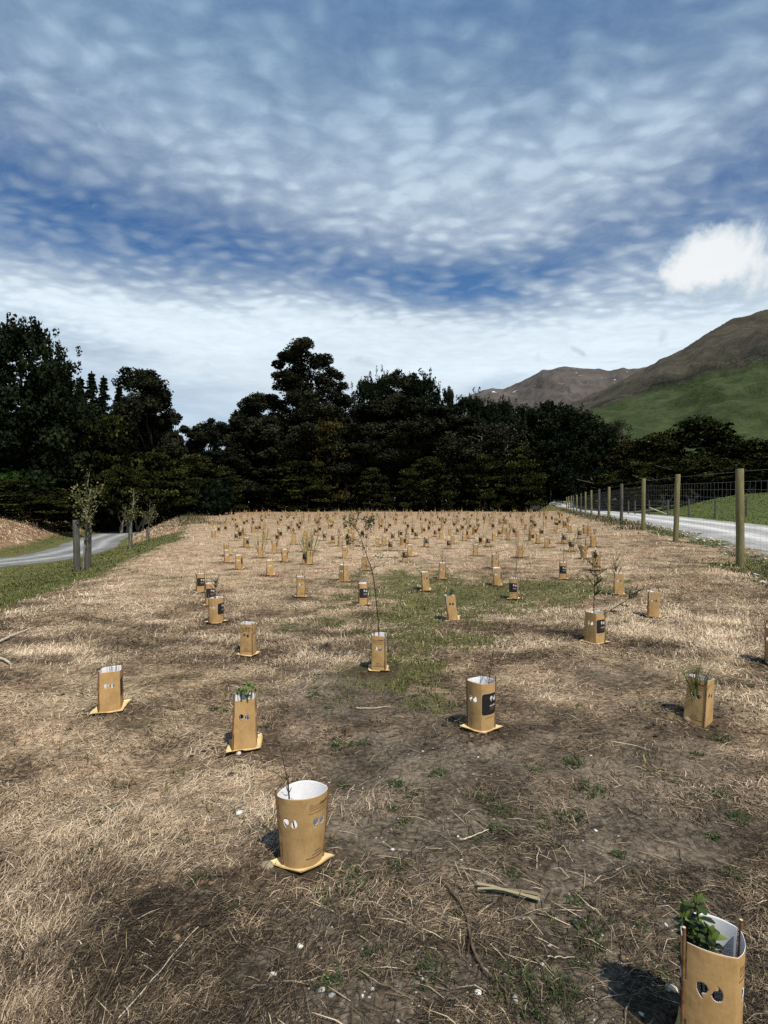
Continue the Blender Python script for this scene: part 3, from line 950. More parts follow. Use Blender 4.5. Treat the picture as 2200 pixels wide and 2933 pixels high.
def build_clods():
    rng = np.random.default_rng(12)
    X, Y, S = [], [], []
    for i, (gx, gy) in enumerate(GUARD_SPOTS):
        if gy > 22:
            continue
        n = int(130 if gy < 7 else 60)
        a = rng.uniform(0, 6.28, n)
        rr = .12 + rng.exponential(.085, n)
        X.append(gx + rr * np.cos(a) * 1.2)
        Y.append(gy + rr * np.sin(a) * .95)
        S.append(rng.exponential(.0045, n) + .0035)
    # loose mounds of dark soil
    for (u, v, ru, rv, n) in ((400, 1845, 60, 14, 150), (655, 1835, 45, 16, 160), (540, 2660, 60, 30, 90), (640, 2480, 70, 40, 120), (880, 2440, 50, 50, 80), (1370, 2125, 80, 20, 150), (2020, 2090, 110, 28, 260), (690, 2170, 80, 24, 160), (120, 1985, 130, 16, 120), (950, 2100, 30, 12, 40)):
        uu, vv = u + rng.normal(0, ru, n), v + rng.normal(0, rv, n)
        y = EYE * F / (vv - HV)
        X.append((uu - CU) / F * y)
        Y.append(y)
        S.append(rng.exponential(.0055, n) + .004)
    x, y, s = map(np.concatenate, (X, Y, S))
    k = clear_of_guards(x, y, .10)
    x, y, s = x[k], y[k], np.minimum(s[k], .020)
    V, q, t = lumps(x, y, s, rng.uniform(0, 1, len(x)), rng, .7)
    m = strand_material("clod_soil", [(0, (.030, .020, .013)), (.6, (.085, .058, .036)), (1, (.20, .135, .080))], .95)
    tag(link("soil_clods", np_mesh("soil_clods", V, q, [m], None, {'tone': t})), "crumbs and clods of dug soil round the guards", None, kind='stuff')
    # pale stones
    x, y = sample_ground(1500, -300, 2500, 1620, 3100, rng, .9)
    s = .0022 + rng.exponential(.0028, len(x)) + .0006 * y
    c = fbm(x * 1.3, y * 1.3, 91, 2) + rng.normal(0, .2, len(x))
    k = (c > .0) & (edge_x(y) < x) & (x < fence_x(y))
    x, y, s = x[k], y[k], s[k]
    # stones thrown off the right road
    yr = rng.uniform(7, 60, 1800)
    xr = fence_x(yr) + 1.7 - rng.exponential(.7, 1800)
    k = xr > fence_x(yr) - .5
    x, y, s = np.concatenate([x, xr[k]]), np.concatenate([y, yr[k]]), np.concatenate([s, rng.exponential(.022, k.sum()) + .012])
    k = clear_of_guards(x, y, .14)
    x, y, s = x[k], y[k], s[k]
    V, q, t = lumps(x, y, np.minimum(s, .07), rng.uniform(0, 1, len(x)), rng, .55)
    m = strand_material("pale_stone", [(0, (.26, .24, .21)), (.6, (.48, .46, .42)), (1, (.68, .66, .62))], .9)
    tag(link("white_stones", np_mesh("white_stones", V, q, [m], None, {'tone': t})), "pale stone chips scattered over soil and road edge", None, kind='stuff')


def off_road(x, y):
    d1, _ = poly_dist(x, y, RR)
    d2, _ = poly_dist(x, y, ROAD_L)
    return (d1 > 2.9) & (d2 > 2.5)


def build_rough():
    rng = np.random.default_rng(19)
    x1 = rng.uniform(-42, 27, 9000)
    y1 = rng.uniform(95.5, 101, 9000)
    y2 = rng.uniform(40, 97, 9000)
    x2 = edge_x(y2) + rng.normal(0, 1.2, 9000)
    y3 = rng.uniform(20, 96, 9000)
    x3 = fence_x(y3) + rng.normal(0, .5, 9000)
    x, y = np.concatenate([x1, x2, x3]), np.concatenate([y1, y2, y3])
    c = fbm(x * .5, y * .8, 101, 3)
    k = (c > -.05) & off_road(x, y)
    x, y, c = x[k], y[k], c[k]
    n = len(x)
    h = rng.uniform(.10, .34, n) * (.5 + 1.2 * np.clip(c, 0, 1))
    V, q, t = blades(x, y, rng.uniform(0, 6.28, n), h * .6, rng.uniform(.02, .05, n), h, np.clip(rng.normal(.42, .25, n), 0, 1), 0, rng, .4)
    m = strand_material("rough_grass", [(0, (.028, .034, .012)), (.5, (.095, .090, .038)), (1, (.34, .26, .15))])
    tag(link("rough_grass", np_mesh("rough_grass", V, q, [m], None, {'tone': t})), "rank uncut grass along the far and side edges of the field", None, kind='stuff')


def build_litter():
    """broken stalks and dark stems lying on the bare soil"""
    rng = np.random.default_rng(23)
    x, y = sample_ground(9000, -300, 2600, 1900, 3300, rng, .9)
    g, soil, pale, o, gr, dug, forest = masks(x, y)
    cl = blobs(x, y, [(1400, 2480, 260, 90, 1.0), (1350, 2620, 220, 150, .6), (1300, 2700, 260, 100, .5), (1900, 2350, 200, 100, .3)])
    k = (rng.uniform(0, 1, len(x)) < .16 + cl) & clear_of_guards(x, y) & (edge_x(y) < x)
    x, y, cl = x[k], y[k], cl[k]
    n = len(x)
    a = np.where(rng.uniform(0, 1, n) < .6, rng.normal(2.75, .35, n), rng.uniform(0, 6.28, n))
    L = rng.uniform(.05, .17, n)
    V, q, t = blades(x, y, a, L, rng.uniform(.0018, .0042, n), rng.exponential(.012, n), rng.uniform(0, 1, n) ** 1.3, .006, rng, .12)
    m = strand_material("stalk_litter", [(0, (.040, .028, .018)), (.45, (.14, .100, .062)), (1, (.56, .46, .32))])
    tag(link("stalk_litter", np_mesh("stalk_litter", V, q, [m], None, {'tone': t})), "broken stalks littering the bare soil", None, kind='stuff')


build_rough()
build_litter()
build_straw()
build_grass()
build_weeds()
build_clods()


# ------------------------------------------------------------------ the cardboard plant guards
def card_material():
    m, T = mat("kraft_card")
    oc = T.n('ShaderNodeTexCoord').outputs['Object']
    inf = T.n('ShaderNodeObjectInfo').outputs['Random']
    a = T.noise(oc, 9.0, 4.0, .6)
    b = T.noise(T.vm('MULTIPLY', oc, (140, 140, 30)), 1.0, 3.0, .6)
    f = T.m('ADD', T.m('MULTIPLY', a, .7), T.m('MULTIPLY', b, .3))
    c = T.ramp(f, [(.32, (.325, .195, .076)), (.5, (.430, .272, .115)), (.7, (.505, .332, .150))])
    c = T.mix(T.m('MULTIPLY', inf, .5), c, T.vm('MULTIPLY', c, (.84, .88, .95)))
    st_ = T.noise(oc, 5.0, 3.0, .5)
    c = T.mix(T.m('MULTIPLY', T.mapr(st_, .56, .64), .28), c, (.26, .165, .075))
    # damp, soil-splashed foot
    sp = T.n('ShaderNodeSeparateXYZ')
    T.put(sp.inputs[0], oc)
    d = T.m('MULTIPLY', T.mapr(T.m('ADD', sp.outputs[2], T.m('MULTIPLY', T.m('SUBTRACT', T.noise(oc, 30.0, 4.0, .7), .5), .10)), .0, .05, 1, 0), .35)
    c = T.mix(d, c, (.20, .135, .075))
    T.bsdf(c, .82, .25, T.bump(T.m('ADD', T.noise(oc, 14.0, 3.0, .5), T.m('MULTIPLY', T.noise(T.vm('MULTIPLY', oc, (18, 18, 5)), 1.0, 2.0, .5), .5)), .35, .008))
    return m


def plain(name, col, rough=.8, spec=.3, var=0.0, scale=30.0):
    m, T = mat(name)
    if var:
        oc = T.n('ShaderNodeTexCoord').outputs['Object']
        f = T.noise(oc, scale, 4.0, .6)
        c = T.mix(T.mapr(f, .35, .65), tuple(x * (1 - var) for x in col), tuple(min(1, x * (1 + var)) for x in col))
    else:
        c = col
    T.bsdf(c, rough, spec)
    return m


M_CARD = card_material()
M_WHITE = plain("white_lining", (.74, .74, .76), .75, .2, .05, 12)
M_BLACK = plain("black_print", (.014, .012, .012), .6, .35, .3, 60)
M_HALO = plain("print_margin", (.46, .36, .24), .8)
M_LOGO = plain("pale_print", (.52, .50, .52), .7, .2, .2, 300)
M_INK = plain("dark_ink", (.060, .032, .016), .8)
M_INK2 = plain("faint_ink", (.200, .125, .045), .8)
M_MAT = plain("base_card", (.66, .50, .25), .8, .2, .12, 12)  # paler than the sleeve kraft: its sun-facing brightness is put into the colour
M_CANE = plain("bamboo", (.17, .085, .036), .65, .3, .3, 40)
M_CANETOP = plain("bamboo_end", (.62, .50, .30), .8)
GH = 0.35

COMMA = [(-1 * math.cos(math.radians(a)), math.sin(math.radians(a))) for a in range(0, 181, 15)]
COMMA += [(math.cos(math.radians(a)), math.sin(math.radians(a))) for a in (-15, -30, -45, -60, -75, -90)]
COMMA += [(-.12, -1.22), (.0, -1.6), (.22, -2.05), (-.25, -1.75), (-.65, -1.25), (-.92, -.65)]
COMMA = np.array(COMMA)
COMMA2 = -COMMA


def in_poly(px, py, P):
    c = np.zeros(np.shape(px), bool)
    n = len(P)
    for i in range(n):
        x1, y1 = P[i]
        x2, y2 = P[(i + 1) % n]
        m = ((y1 > py) != (y2 > py)) & (px < (x2 - x1) * (py - y1) / ((y2 - y1) + 1e-12) + x1)
        c ^= m
    return c


def qlen(shape, q, h):
    at, bt, ab, bb, bl = shape
    a = ab + (at - ab) * h
    b = bb + (bt - bb) * h
    return np.hypot(a, b) * (1 + 2.0 * bl * bl)


def surf(shape, q, w, h, off=0.0):
    at, bt, ab, bb, bl = shape
    a = ab + (at - ab) * h
    b = bb + (bt - bb) * h
    ca, sa = math.cos(q * math.pi / 2), math.sin(q * math.pi / 2)
    ra, rb = (a, b) if q % 2 == 0 else (b, a)
    # local: P0 = (ra,0) P1 = (0,rb), then turned by q*90
    L = np.hypot(ra, rb)
    nx, ny = rb / L, ra / L
    bb_ = bl * L * 4 * w * (1 - w)
    x = ra * (1 - w) + nx * bb_
    y = rb * w + ny * bb_
    # normal with bulge slope
    tx = -ra + nx * bl * L * 4 * (1 - 2 * w)
    ty = rb + ny * bl * L * 4 * (1 - 2 * w)
    tl = np.hypot(tx, ty)
    x = x + ty / tl * off
    y = y - tx / tl * off
    return x * ca - y * sa, x * sa + y * ca, h * GH


def sleeve_mesh(shape, nc, nr, holes=True, far=False):
    """four walls with die-cut comma holes and stake slots, real thickness; slot 0 outside, 1 lining"""
    ncol = 4 * nc
    w = np.linspace(0, 1, nc + 1)[:-1]
    h = np.linspace(0, 1, nr + 1)
    rng = np.random.default_rng(int(shape[0] * 1e4) + nc)
    VO, VI = [], []
    for q in range(4):
        W, Hh = np.meshgrid(w, h, indexing='ij')
        Hd = np.where(Hh < 1e-6, -.09, Hh)
        for lst, off in ((VO, 0.0), (VI, -.0016)):
            x, y, z = surf(shape, q, W, Hd, off)
            dz = 0.004 * np.sin((q + W) * 3.1 + shape[0] * 300) * (Hd > .999)
            lst.append(np.stack([x, y, z + dz], -1))
    VO, VI = np.concatenate(VO, 0), np.concatenate(VI, 0)
    idx = np.arange(ncol * (nr + 1)).reshape(ncol, nr + 1)
    nx = np.roll(idx, -1, 0)
    quads = np.stack([idx[:, :-1], nx[:, :-1], nx[:, 1:], idx[:, 1:]], -1)     # ncol,nr,4
    keep = np.ones((ncol, nr), bool)
    if holes:
        wc = (np.linspace(0, 1, nc + 1)[:-1] + .5 / nc)
        hc = (h[:-1] + h[1:]) / 2
        for q in range(4):
            WC, HC = np.meshgrid(wc, hc, indexing='ij')
            X = (WC - .5) * qlen(shape, q, HC)
            Z = HC * GH
            sl = slice(q * nc, (q + 1) * nc)
            if q != 3:
                r = .0155
                cz = .232 if q != 1 else .222
                for cx, P in ((-.0205, COMMA), (.0205, COMMA2)):
                    dz = .004 if P is COMMA else -.006
                    keep[sl][in_poly((X - cx) / r, (Z - cz - dz) / r, P)] = False
            Lq = qlen(shape, q, HC)
            D = (WC if q % 2 == 0 else 1 - WC) * Lq
            slot = (D < .0075) & ((Z > GH - .118) | (Z < .112))
            keep[sl][slot] = False
    n = len(VO.reshape(-1, 3))
    fo = quads[keep]
    fi = fo[:, ::-1] + n
    # rim quads along every open edge
    E = {}
    e = np.concatenate([fo[:, [0, 1]], fo[:, [1, 2]], fo[:, [2, 3]], fo[:, [3, 0]]])
    key = np.sort(e, 1)
    code = key[:, 0].astype(np.int64) * (n + 1) + key[:, 1]
    u, inv, cnt = np.unique(code, return_inverse=True, return_counts=True)
    be = e[cnt[inv] == 1]
    rim = np.stack([be[:, 1], be[:, 0], be[:, 0] + n, be[:, 1] + n], -1)
    V = np.vstack([VO.reshape(-1, 3), VI.reshape(-1, 3)])
    mi = np.concatenate([np.zeros(len(fo)), np.ones(len(fi)), np.full(len(rim), 1)])
    return np_mesh("sleeve", V, np.vstack([fo, fi, rim]), [M_CARD, M_WHITE], mi)


def patch(mb, shape, q, X0, X1, Z0, Z1, off, mi, rad=0.0, nx=14, dX=0.0):
    """rounded rectangle lying on a wall; X may run over the crease"""
    X = np.linspace(X0, X1, nx)
    lo, hi = np.full(nx, Z0), np.full(nx, Z1)
    if rad > 0:
        extra = np.concatenate([X0 + rad * (1 - np.cos(np.linspace(0, math.pi / 2, 5))), X1 - rad * (1 - np.cos(np.linspace(0, math.pi / 2, 5)))])
        X = np.unique(np.concatenate([X, extra]))
        d = np.clip(np.minimum(X - X0, X1 - X), 0, rad)
        inset = rad - np.sqrt(np.maximum(rad ** 2 - (rad - d) ** 2, 0))
        lo, hi = Z0 + inset, Z1 - inset
    V = []
    for x, a, b in zip(X, lo, hi):
        for z in (a, b):
            V.append(wall_pt(shape, q, x, z, off))
    f = [(2 * i, 2 * i + 2, 2 * i + 3, 2 * i + 1) for i in range(len(X) - 1)]
    mb.add(V, f, mi)


def wall_pt(shape, q, X, Z, off):
    h = Z / GH
    L = float(qlen(shape, q, h))
    w = .5 + X / L
    qq = q
    if w < 0:
        qq, w = (q - 1) % 4, 1 + w
    elif w > 1:
        qq, w = (q + 1) % 4, w - 1
    x, y, z = surf(shape, qq, w, h, off)
    return (float(x), float(y), float(z))


def text_shape(body, size, shear=0.0, bold=0.0):
    cu = bpy.data.curves.new("t", 'FONT')
    cu.body = body
    cu.size = size
    cu.shear = shear
    cu.offset = bold
    cu.resolution_u = 2
    cu.align_x = 'LEFT'
    ob = bpy.data.objects.new("t", cu)
    COL.objects.link(ob)
    dg = bpy.context.evaluated_depsgraph_get()
    me = bpy.data.meshes.new_from_object(ob.evaluated_get(dg))
    V = np.array([v.co[:2] for v in me.vertices])
    tris = []
    for p in me.polygons:
        vs = list(p.vertices)
        tris += [(vs[0], vs[i], vs[i + 1]) for i in range(1, len(vs) - 1)]
    bpy.data.objects.remove(ob)
    bpy.data.curves.remove(cu)
    bpy.data.meshes.remove(me)
    return V, np.array(tris)


TX_ENV = text_shape("Enviro", .0195, .25, 0.0)
TX_GRD = text_shape("Guard", .0195, .25, .0007)
TX_EARTH = text_shape("earth", .0205, 0.0, .0004)


def put_text(mb, tx, shape, q, X, Z, off, mi, width=None):
    V, tr = tx
    k = width / (V[:, 0].max() - V[:, 0].min()) if width else 1.0
    P = [wall_pt(shape, q, X + (a - V[:, 0].min()) * k, Z + b, off) for a, b in V]
    mb.add(P, tr, mi)


def dashes(mb, shape, q, X0, X1, Z, th, off, mi, rng, fill=.72):
    """a line of print too small to read"""
    x = X0
    while x < X1:
        l = rng.uniform(.0015, .006)
        patch(mb, shape, q, x, min(x + l, X1), Z, Z + th * rng.uniform(.7, 1.0), off, mi, 0, 3)
        x += l + l * (1 - fill) + .0006


def print_panel_mesh(shape):
    mb = MB()
    patch(mb, shape, 3, -.0705, .0665, .117, .2785, .0006, 1, .018)
    patch(mb, shape, 3, -.0675, .0635, .120, .2755, .0012, 0, .016)
    return mb.mesh("printed_panel", [M_BLACK, M_HALO])


def logo_mesh(shape, rng):
    mb = MB()
    out = []
    r = .0135
    for cx, cz, P in ((.012, .242, COMMA), (.0445, .231, COMMA2)):
        c = P.mean(0)
        pts = [wall_pt(shape, 3, cx + p[0] * r, cz + p[1] * r, .0018) for p in P]
        pts.append(wall_pt(shape, 3, cx, cz, .0018))
        n = len(P)
        mk = MB()
        mk.add(pts, [(i, (i + 1) % n, n) for i in range(n)], 0)
        out.append(('comma_mark', mk.mesh("comma_mark", [M_LOGO])))
    put_text(mb, TX_EARTH, shape, 3, -.003, .180, .0018, 0, .058)
    rr = np.random.default_rng(3)
    dashes(mb, shape, 3, .0, .052, .166, .006, .0018, 1, rr, .8)
    dashes(mb, shape, 3, .0, .046, .154, .004, .0018, 1, rr, .8)
    return out + [('lettering', mb.mesh("lettering", [M_LOGO, M_INK2]))]


def lettering_mesh(shape):
    mb = MB()
    rr = np.random.default_rng(5)
    put_text(mb, TX_ENV, shape, 1, -.058, .303, .0010, 1, .051)
    put_text(mb, TX_GRD, shape, 1, -.005, .303, .0010, 0, .060)
    patch(mb, shape, 1, -.062, -.004, .2975, .2990, .0010, 0, 0, 6)
    dashes(mb, shape, 1, -.056, .048, .2865, .0055, .0010, 1, rr)
    dashes(mb, shape, 1, -.058, .052, .2700, .0055, .0010, 1, rr)
    m1 = mb.mesh("lettering", [M_INK, M_INK2])
    mb = MB()
    dashes(mb, shape, 1, -.018, .022, .0745, .0045, .0010, 0, rr, .9)
    dashes(mb, shape, 1, -.030, .032, .0600, .0050, .0010, 0, rr, .8)
    dashes(mb, shape, 1, -.058, .060, .0455, .0050, .0010, 0, rr, .93)
    m2 = mb.mesh("lettering", [M_INK, M_INK2])
    mb = MB()
    dashes(mb, shape, 3, -.040, .045, .0980, .0035, .0010, 0, rr, .95)
    return [m1, m2, mb.mesh("lettering", [M_INK, M_INK2])]


def base_mesh(shape, rng, big=1.0):
    """thin cardboard sheet that the sleeve stands on, corners curling a little"""
    at, bt, ab, bb, bl = shape
    n = 14
    g = np.linspace(-1, 1, n)
    U, Vv = np.meshgrid(g, g, indexing='ij')
    A, B = (ab + .062) * big, (bb + .040) * big
    # a diamond-ish sheet turned like the sleeve, slightly larger
    X = (U * .5 + Vv * .5) * A
    Y = (U * .5 - Vv * .5) * B
    ed = np.maximum(np.abs(U), np.abs(Vv))
    X = X + .006 * np.sin(U * 3 + shape[1] * 200)
    Y = Y + .006 * np.cos(Vv * 2.5 + shape[0] * 200)
    curl = rng.uniform(.0, .016, 4)
    Z = .005 + .004 * fbm(U * 1.4 + shape[0] * 99, Vv * 1.4, int(shape[1] * 1000), 2) + ed ** 6 * (curl[0] * (U > 0) * (Vv > 0) + curl[1] * (U < 0) * (Vv < 0) + curl[2] * .4 * (U > 0) * (Vv < 0) + .002)
    idx = np.arange(n * n).reshape(n, n)
    q = np.stack([idx[:-1, :-1], idx[1:, :-1], idx[1:, 1:], idx[:-1, 1:]], -1)
    cell = (g[:-1] + g[1:]) / 2
    CU_, CV_ = np.meshgrid(cell, cell, indexing='ij')
    q = q[np.maximum(np.abs(CU_), np.abs(CV_)) > .35].reshape(-1, 4)
    top = np.stack([X, Y, Z], -1).reshape(-1, 3)
    bot = top - np.array([0, 0, .0016])
    m = len(top)
    e = np.concatenate([q[:, [0, 1]], q[:, [1, 2]], q[:, [2, 3]], q[:, [3, 0]]])
    key = np.sort(e, 1)
    code = key[:, 0].astype(np.int64) * (m + 1) + key[:, 1]
    u, inv, cnt = np.unique(code, return_inverse=True, return_counts=True)
    be = e[cnt[inv] == 1]
    rim = np.stack([be[:, 0], be[:, 1], be[:, 1] + m, be[:, 0] + m], -1)
    return np_mesh("base_sheet", np.vstack([top, bot]), np.vstack([q, q[:, ::-1] + m, rim]), [M_MAT])


def stake_mesh(shape, sgn, rise, sides=8):
    mb = MB()
    at, bt, ab, bb, bl = shape
    xb, xt = sgn * (ab + .0005), sgn * (at + .0015)
    r = .0055
    zs = [-.05, 0, .1, .2, GH, GH + rise]
    pts = [(xb + (xt - xb) * max(z, 0) / GH + .0008 * math.sin(z * 30), .0008 * math.cos(z * 22), z) for z in zs]
    mb.tube(pts, [r, r, r * .97, r * .95, r * .93, r * .92], sides, 0, .5, False)
    p = np.array(pts[-1])
    ring = [(p[0] + r * .92 * math.cos(2 * math.pi * k / sides), p[1] + r * .92 * math.sin(2 * math.pi * k / sides), p[2] + .0004) for k in range(sides)]
    mb.add(ring + [tuple(p + np.array([0, 0, .0006]))], [(k, (k + 1) % sides, sides) for k in range(sides)], 1)
    return mb.mesh("stake", [M_CANE, M_CANETOP], True)


def face_rot(x, y, s):
    return math.atan2(-y, -x) - 2 * math.pi * s


GUARD_CACHE = {}


def guard_parts(shape, level, seed=0):
    key = (shape, level)
    if key in GUARD_CACHE:
        return GUARD_CACHE[key]
    rng = np.random.default_rng(seed + 2)
    nc, nr = {0: (64, 150), 1: (34, 80), 2: (16, 34)}[level]
    p = {'sleeve': sleeve_mesh(shape, nc, nr), 'panel': print_panel_mesh(shape), 'logo': logo_mesh(shape, rng), 'letter': lettering_mesh(shape) if level < 2 else None,
         'base': base_mesh(shape, rng), 's0': stake_mesh(shape, 1, .028 + .012 * (seed % 3)), 's1': stake_mesh(shape, -1, .018 + .01 * (seed % 4))}
    GUARD_CACHE[key] = p
    return p


def make_guard(pos, rot, shape, level, lean, label, group, seed=0, sink=0.0):
    p = guard_parts(shape, level, seed)
    root = empty("plant_guard", (pos[0], pos[1], pos[2] + .004 - sink), rot)
    if lean != (0, 0):
        R = Euler((math.radians(lean[0]), math.radians(lean[1]), 0)).to_matrix() @ Euler((0, 0, rot)).to_matrix()
        root.rotation_euler = R.to_euler()
    tag(root, label, "plant guard", group)
    sl = link("sleeve", p['sleeve'], root)
    pa = link("printed_panel", p['panel'], sl)
    for nm, lm in p['logo']:
        link(nm, lm, sl)
    for lm in (p['letter'] or []):
        link("lettering", lm, sl)
    link("base_sheet", p['base'], root, None, (0, 0, (seed * 37 % 7 - 3) * .06))
    link("stake", p['s0'], root)
    link("stake", p['s1'], root)
    return root


GROUP_G = "cardboard guards round the seedlings"
for i, (g, pos) in enumerate(zip(NEAR, near_pos)):
    d = pos[1]
    gr_ = make_guard(pos, face_rot(pos[0], pos[1], g[2]), g[3], 0 if d < 6.5 else (1 if d < 11 else 2), g[4], g[6], GROUP_G, i, .05 if i == 5 else 0.0)
    gr_.scale = {0: (1, 1, .955), 4: (1.07, 1.07, .91), 2: (1, 1, .97)}.get(i, (1, 1, 1))


# middle rows: ordinal labels inside small bands
def ordinal(k):
    names = ['first', 'second', 'third', 'fourth', 'fifth', 'sixth', 'seventh', 'eighth', 'ninth', 'tenth', 'eleventh', 'twelfth', 'thirteenth', 'fourteenth', 'fifteenth', 'sixteenth', 'seventeenth', 'eighteenth', 'nineteenth', 'twentieth']
    return names[k] if k < 20 else str(k + 1) + 'th'


def mid_desc(g):
    s = g[2]
    kind = "black square facing" if s > .8 else ("plain side facing" if s < .45 else "corner facing")
    v = g[1]
    band = "behind front groups" if v > 1575 else ("in middle distance" if v > 1552 else "before far rows")
    part = "left of tall sapling" if g[0] < 1086 else ("between sapling and green patch" if g[0] < 1350 else "towards right fence")
    return kind, band, part


cells = {}
for i, g in enumerate(MID):
    cells.setdefault(mid_desc(g), []).append((g[0], i))
mid_label = {}
for key, lst in cells.items():
    lst.sort()
    for k, (u, i) in enumerate(lst):
        if len(lst) == 1:
            mid_label[i] = f"small cardboard guard {key[1]}, {key[0]}, {key[2]}"
        else:
            mid_label[i] = f"small guard {key[1]}, {key[2]}, {key[0]}, {ordinal(k)} from left"
for i, (g, pos) in enumerate(zip(MID, mid_pos)):
    shp = [S_SLIM, S_BOX, S_TUB, S_ROUND][i % 4] if g[2] != .87 else [S_SLIM, S_TUB][i % 2]
    make_guard(pos, face_rot(pos[0], pos[1], g[2] + rf.uniform(-.04, .04)), shp, 2, (rf.uniform(-2, 2), rf.uniform(-3, 3)), mid_label[i], GROUP_G, i)


# far rows: too small to show their parts
def far_guard_mesh(shape, k):
    mb = MB()
    rng = np.random.default_rng(k)
    nc = 4
    for lay, off, mi in ((0, 0.0, 0), (1, -.002, 1)):
        V = []
        for q in range(4):
            for w in np.linspace(0, 1, nc + 1)[:-1]:
                for h in (0.0, 1.0):
                    x, y, z = surf(shape, q, w, np.float64(h), off)
                    V.append((x, y, z))
        n = 4 * nc
        f = [(2 * i, 2 * ((i + 1) % n), 2 * ((i + 1) % n) + 1, 2 * i + 1) for i in range(n)]
        if lay:
            f = [a[::-1] for a in f]
        mb.add(V, f, mi)
    patch(mb, shape, 3, -.064, .062, .12, .2755, .0015, 2, 0, 6)
    for q in (0, 1, 2):
        patch(mb, shape, q, -.034, -.008, .222, .250, .0012, 2, 0, 2)
        patch(mb, shape, q, .008, .034, .214, .242, .0012, 1 if q == 0 else 2, 0, 2)
    for s in (1, -1):
        mb.tube([(s * (shape[2] + .003), 0, -.03), (s * (shape[0] + .003), 0, GH + .03)], .006, 4, 3, .5)
    return mb.mesh("plant_guard", [M_CARD, M_WHITE, M_BLACK, M_CANE])


FARM = [far_guard_mesh(s, i) for i, s in enumerate((S_SLIM, S_BOX, S_TUB, S_ROUND, S_WIDE))]
for i, pos in enumerate(far_pos):
    rz = face_rot(pos[0], pos[1], rf.choice([.12, .37, .37, .60, .87, .87, .87, .75]) + rf.uniform(-.07, .07))
    o = link("plant_guard", FARM[rf.randrange(5)], None, (pos[0], pos[1], pos[2] - .01), (math.radians(rf.gauss(0, 2.5)), math.radians(rf.gauss(0, 3)), rz))
    if rf.random() < .25:
        o.scale = (1, 1, rf.uniform(1.0, 1.25))
    side = "left half" if pos[0] / pos[1] < .02 else "right half"
    dist = "nearer part" if pos[1] < 38 else ("middle part" if pos[1] < 60 else "farthest part")
    tag(o, f"tiny cardboard guard in the {dist} of the crowded far rows, {side}", "plant guard", f"far cardboard guards, {dist}, {side}")


def guard_mass():
    """the rows beyond the three hundred nearest guards, and what grows in them"""
    rng = np.random.default_rng(31)
    mb = MB()
    for (x, y, z) in mass_pos:
        r, h = rng.uniform(.085, .12), rng.uniform(.33, .42)
        a0 = rng.uniform(0, 6.28)
        lx, ly = rng.normal(0, .015, 2)
        V = []
        for k in range(4):
            a = a0 + k * math.pi / 2
            V += [(x + r * math.cos(a), y + r * math.sin(a), z - .02), (x + r * math.cos(a) + lx, y + r * math.sin(a) + ly, z + h)]
        mb.add(V, [(2 * k, 2 * ((k + 1) % 4), 2 * ((k + 1) % 4) + 1, 2 * k + 1) for k in range(4)], 0)
        if rng.uniform() < .45:
            a = -math.pi / 2 + rng.normal(0, .5)
            c, s_ = math.cos(a), math.sin(a)
            q = []
            for (t, hh) in ((-.055, .13), (.055, .13), (.055, .27), (-.055, .27)):
                q.append((x + c * (r + .004) - s_ * t, y + s_ * (r + .004) + c * t, z + hh))
            mb.add(q, [(0, 1, 2, 3)], 1)
        if rng.uniform() < .6:
            for _ in range(rng.integers(2, 6)):
                hx, hy, hh = rng.normal(0, .12), rng.normal(0, .1), rng.uniform(.5, 1.05)
                w = rng.uniform(.010, .022)
                mb.add([(x - w, y, z + .2), (x + w, y, z + .2), (x + hx, y + hy, z + hh)], [(0, 1, 2)], 2, rng.uniform(0, 1))
    tag(mb.build("plant_guards", [M_CARD, M_BLACK, M_FLAX]), "mass of the farthest cardboard guards in front of the trees", None, None, 'stuff')


M_FLAX = None
# ------------------------------------------------------------------ seedlings
def leaf_mat(name, stops, rough=.55, spec=.35):
    m, T = mat(name)
    b = T.bsdf(T.ramp(T.attr('tone'), stops), rough, spec)
    return m


M_STEM_D = plain("dark_stem", (.045, .026, .020), .8, .2, .3, 60)
M_STEM_B = plain("brown_stem", (.13, .085, .050), .8, .2, .3, 60)
M_LF_DARK = leaf_mat("glossy_leaf", [(0, (.014, .026, .009)), (.5, (.045, .078, .018)), (1, (.150, .210, .045))], .5)
M_LF_BRIGHT = leaf_mat("bright_leaf", [(0, (.020, .045, .010)), (.5, (.060, .110, .020)), (1, (.17, .24, .06))])
M_LF_OLIVE = leaf_mat("olive_leaf", [(0, (.030, .036, .014)), (.5, (.085, .090, .028)), (1, (.20, .19, .075))], .7, .12)
M_LF_SAP = leaf_mat("sapling_leaf", [(0, (.014, .022, .010)), (.5, (.045, .058, .020)), (1, (.16, .16, .075))], .7, .1)
M_LF_DRY = leaf_mat("dry_leaf", [(0, (.06, .04, .022)), (.5, (.15, .11, .06)), (1, (.27, .21, .12))])
M_FLAX = leaf_mat("flax_blade", [(0, (.055, .050, .020)), (.5, (.130, .125, .045)), (1, (.29, .26, .12))])
guard_mass()
M_WIRE_G = leaf_mat("wiry_stem", [(0, (.035, .035, .028)), (1, (.12, .12, .09))])


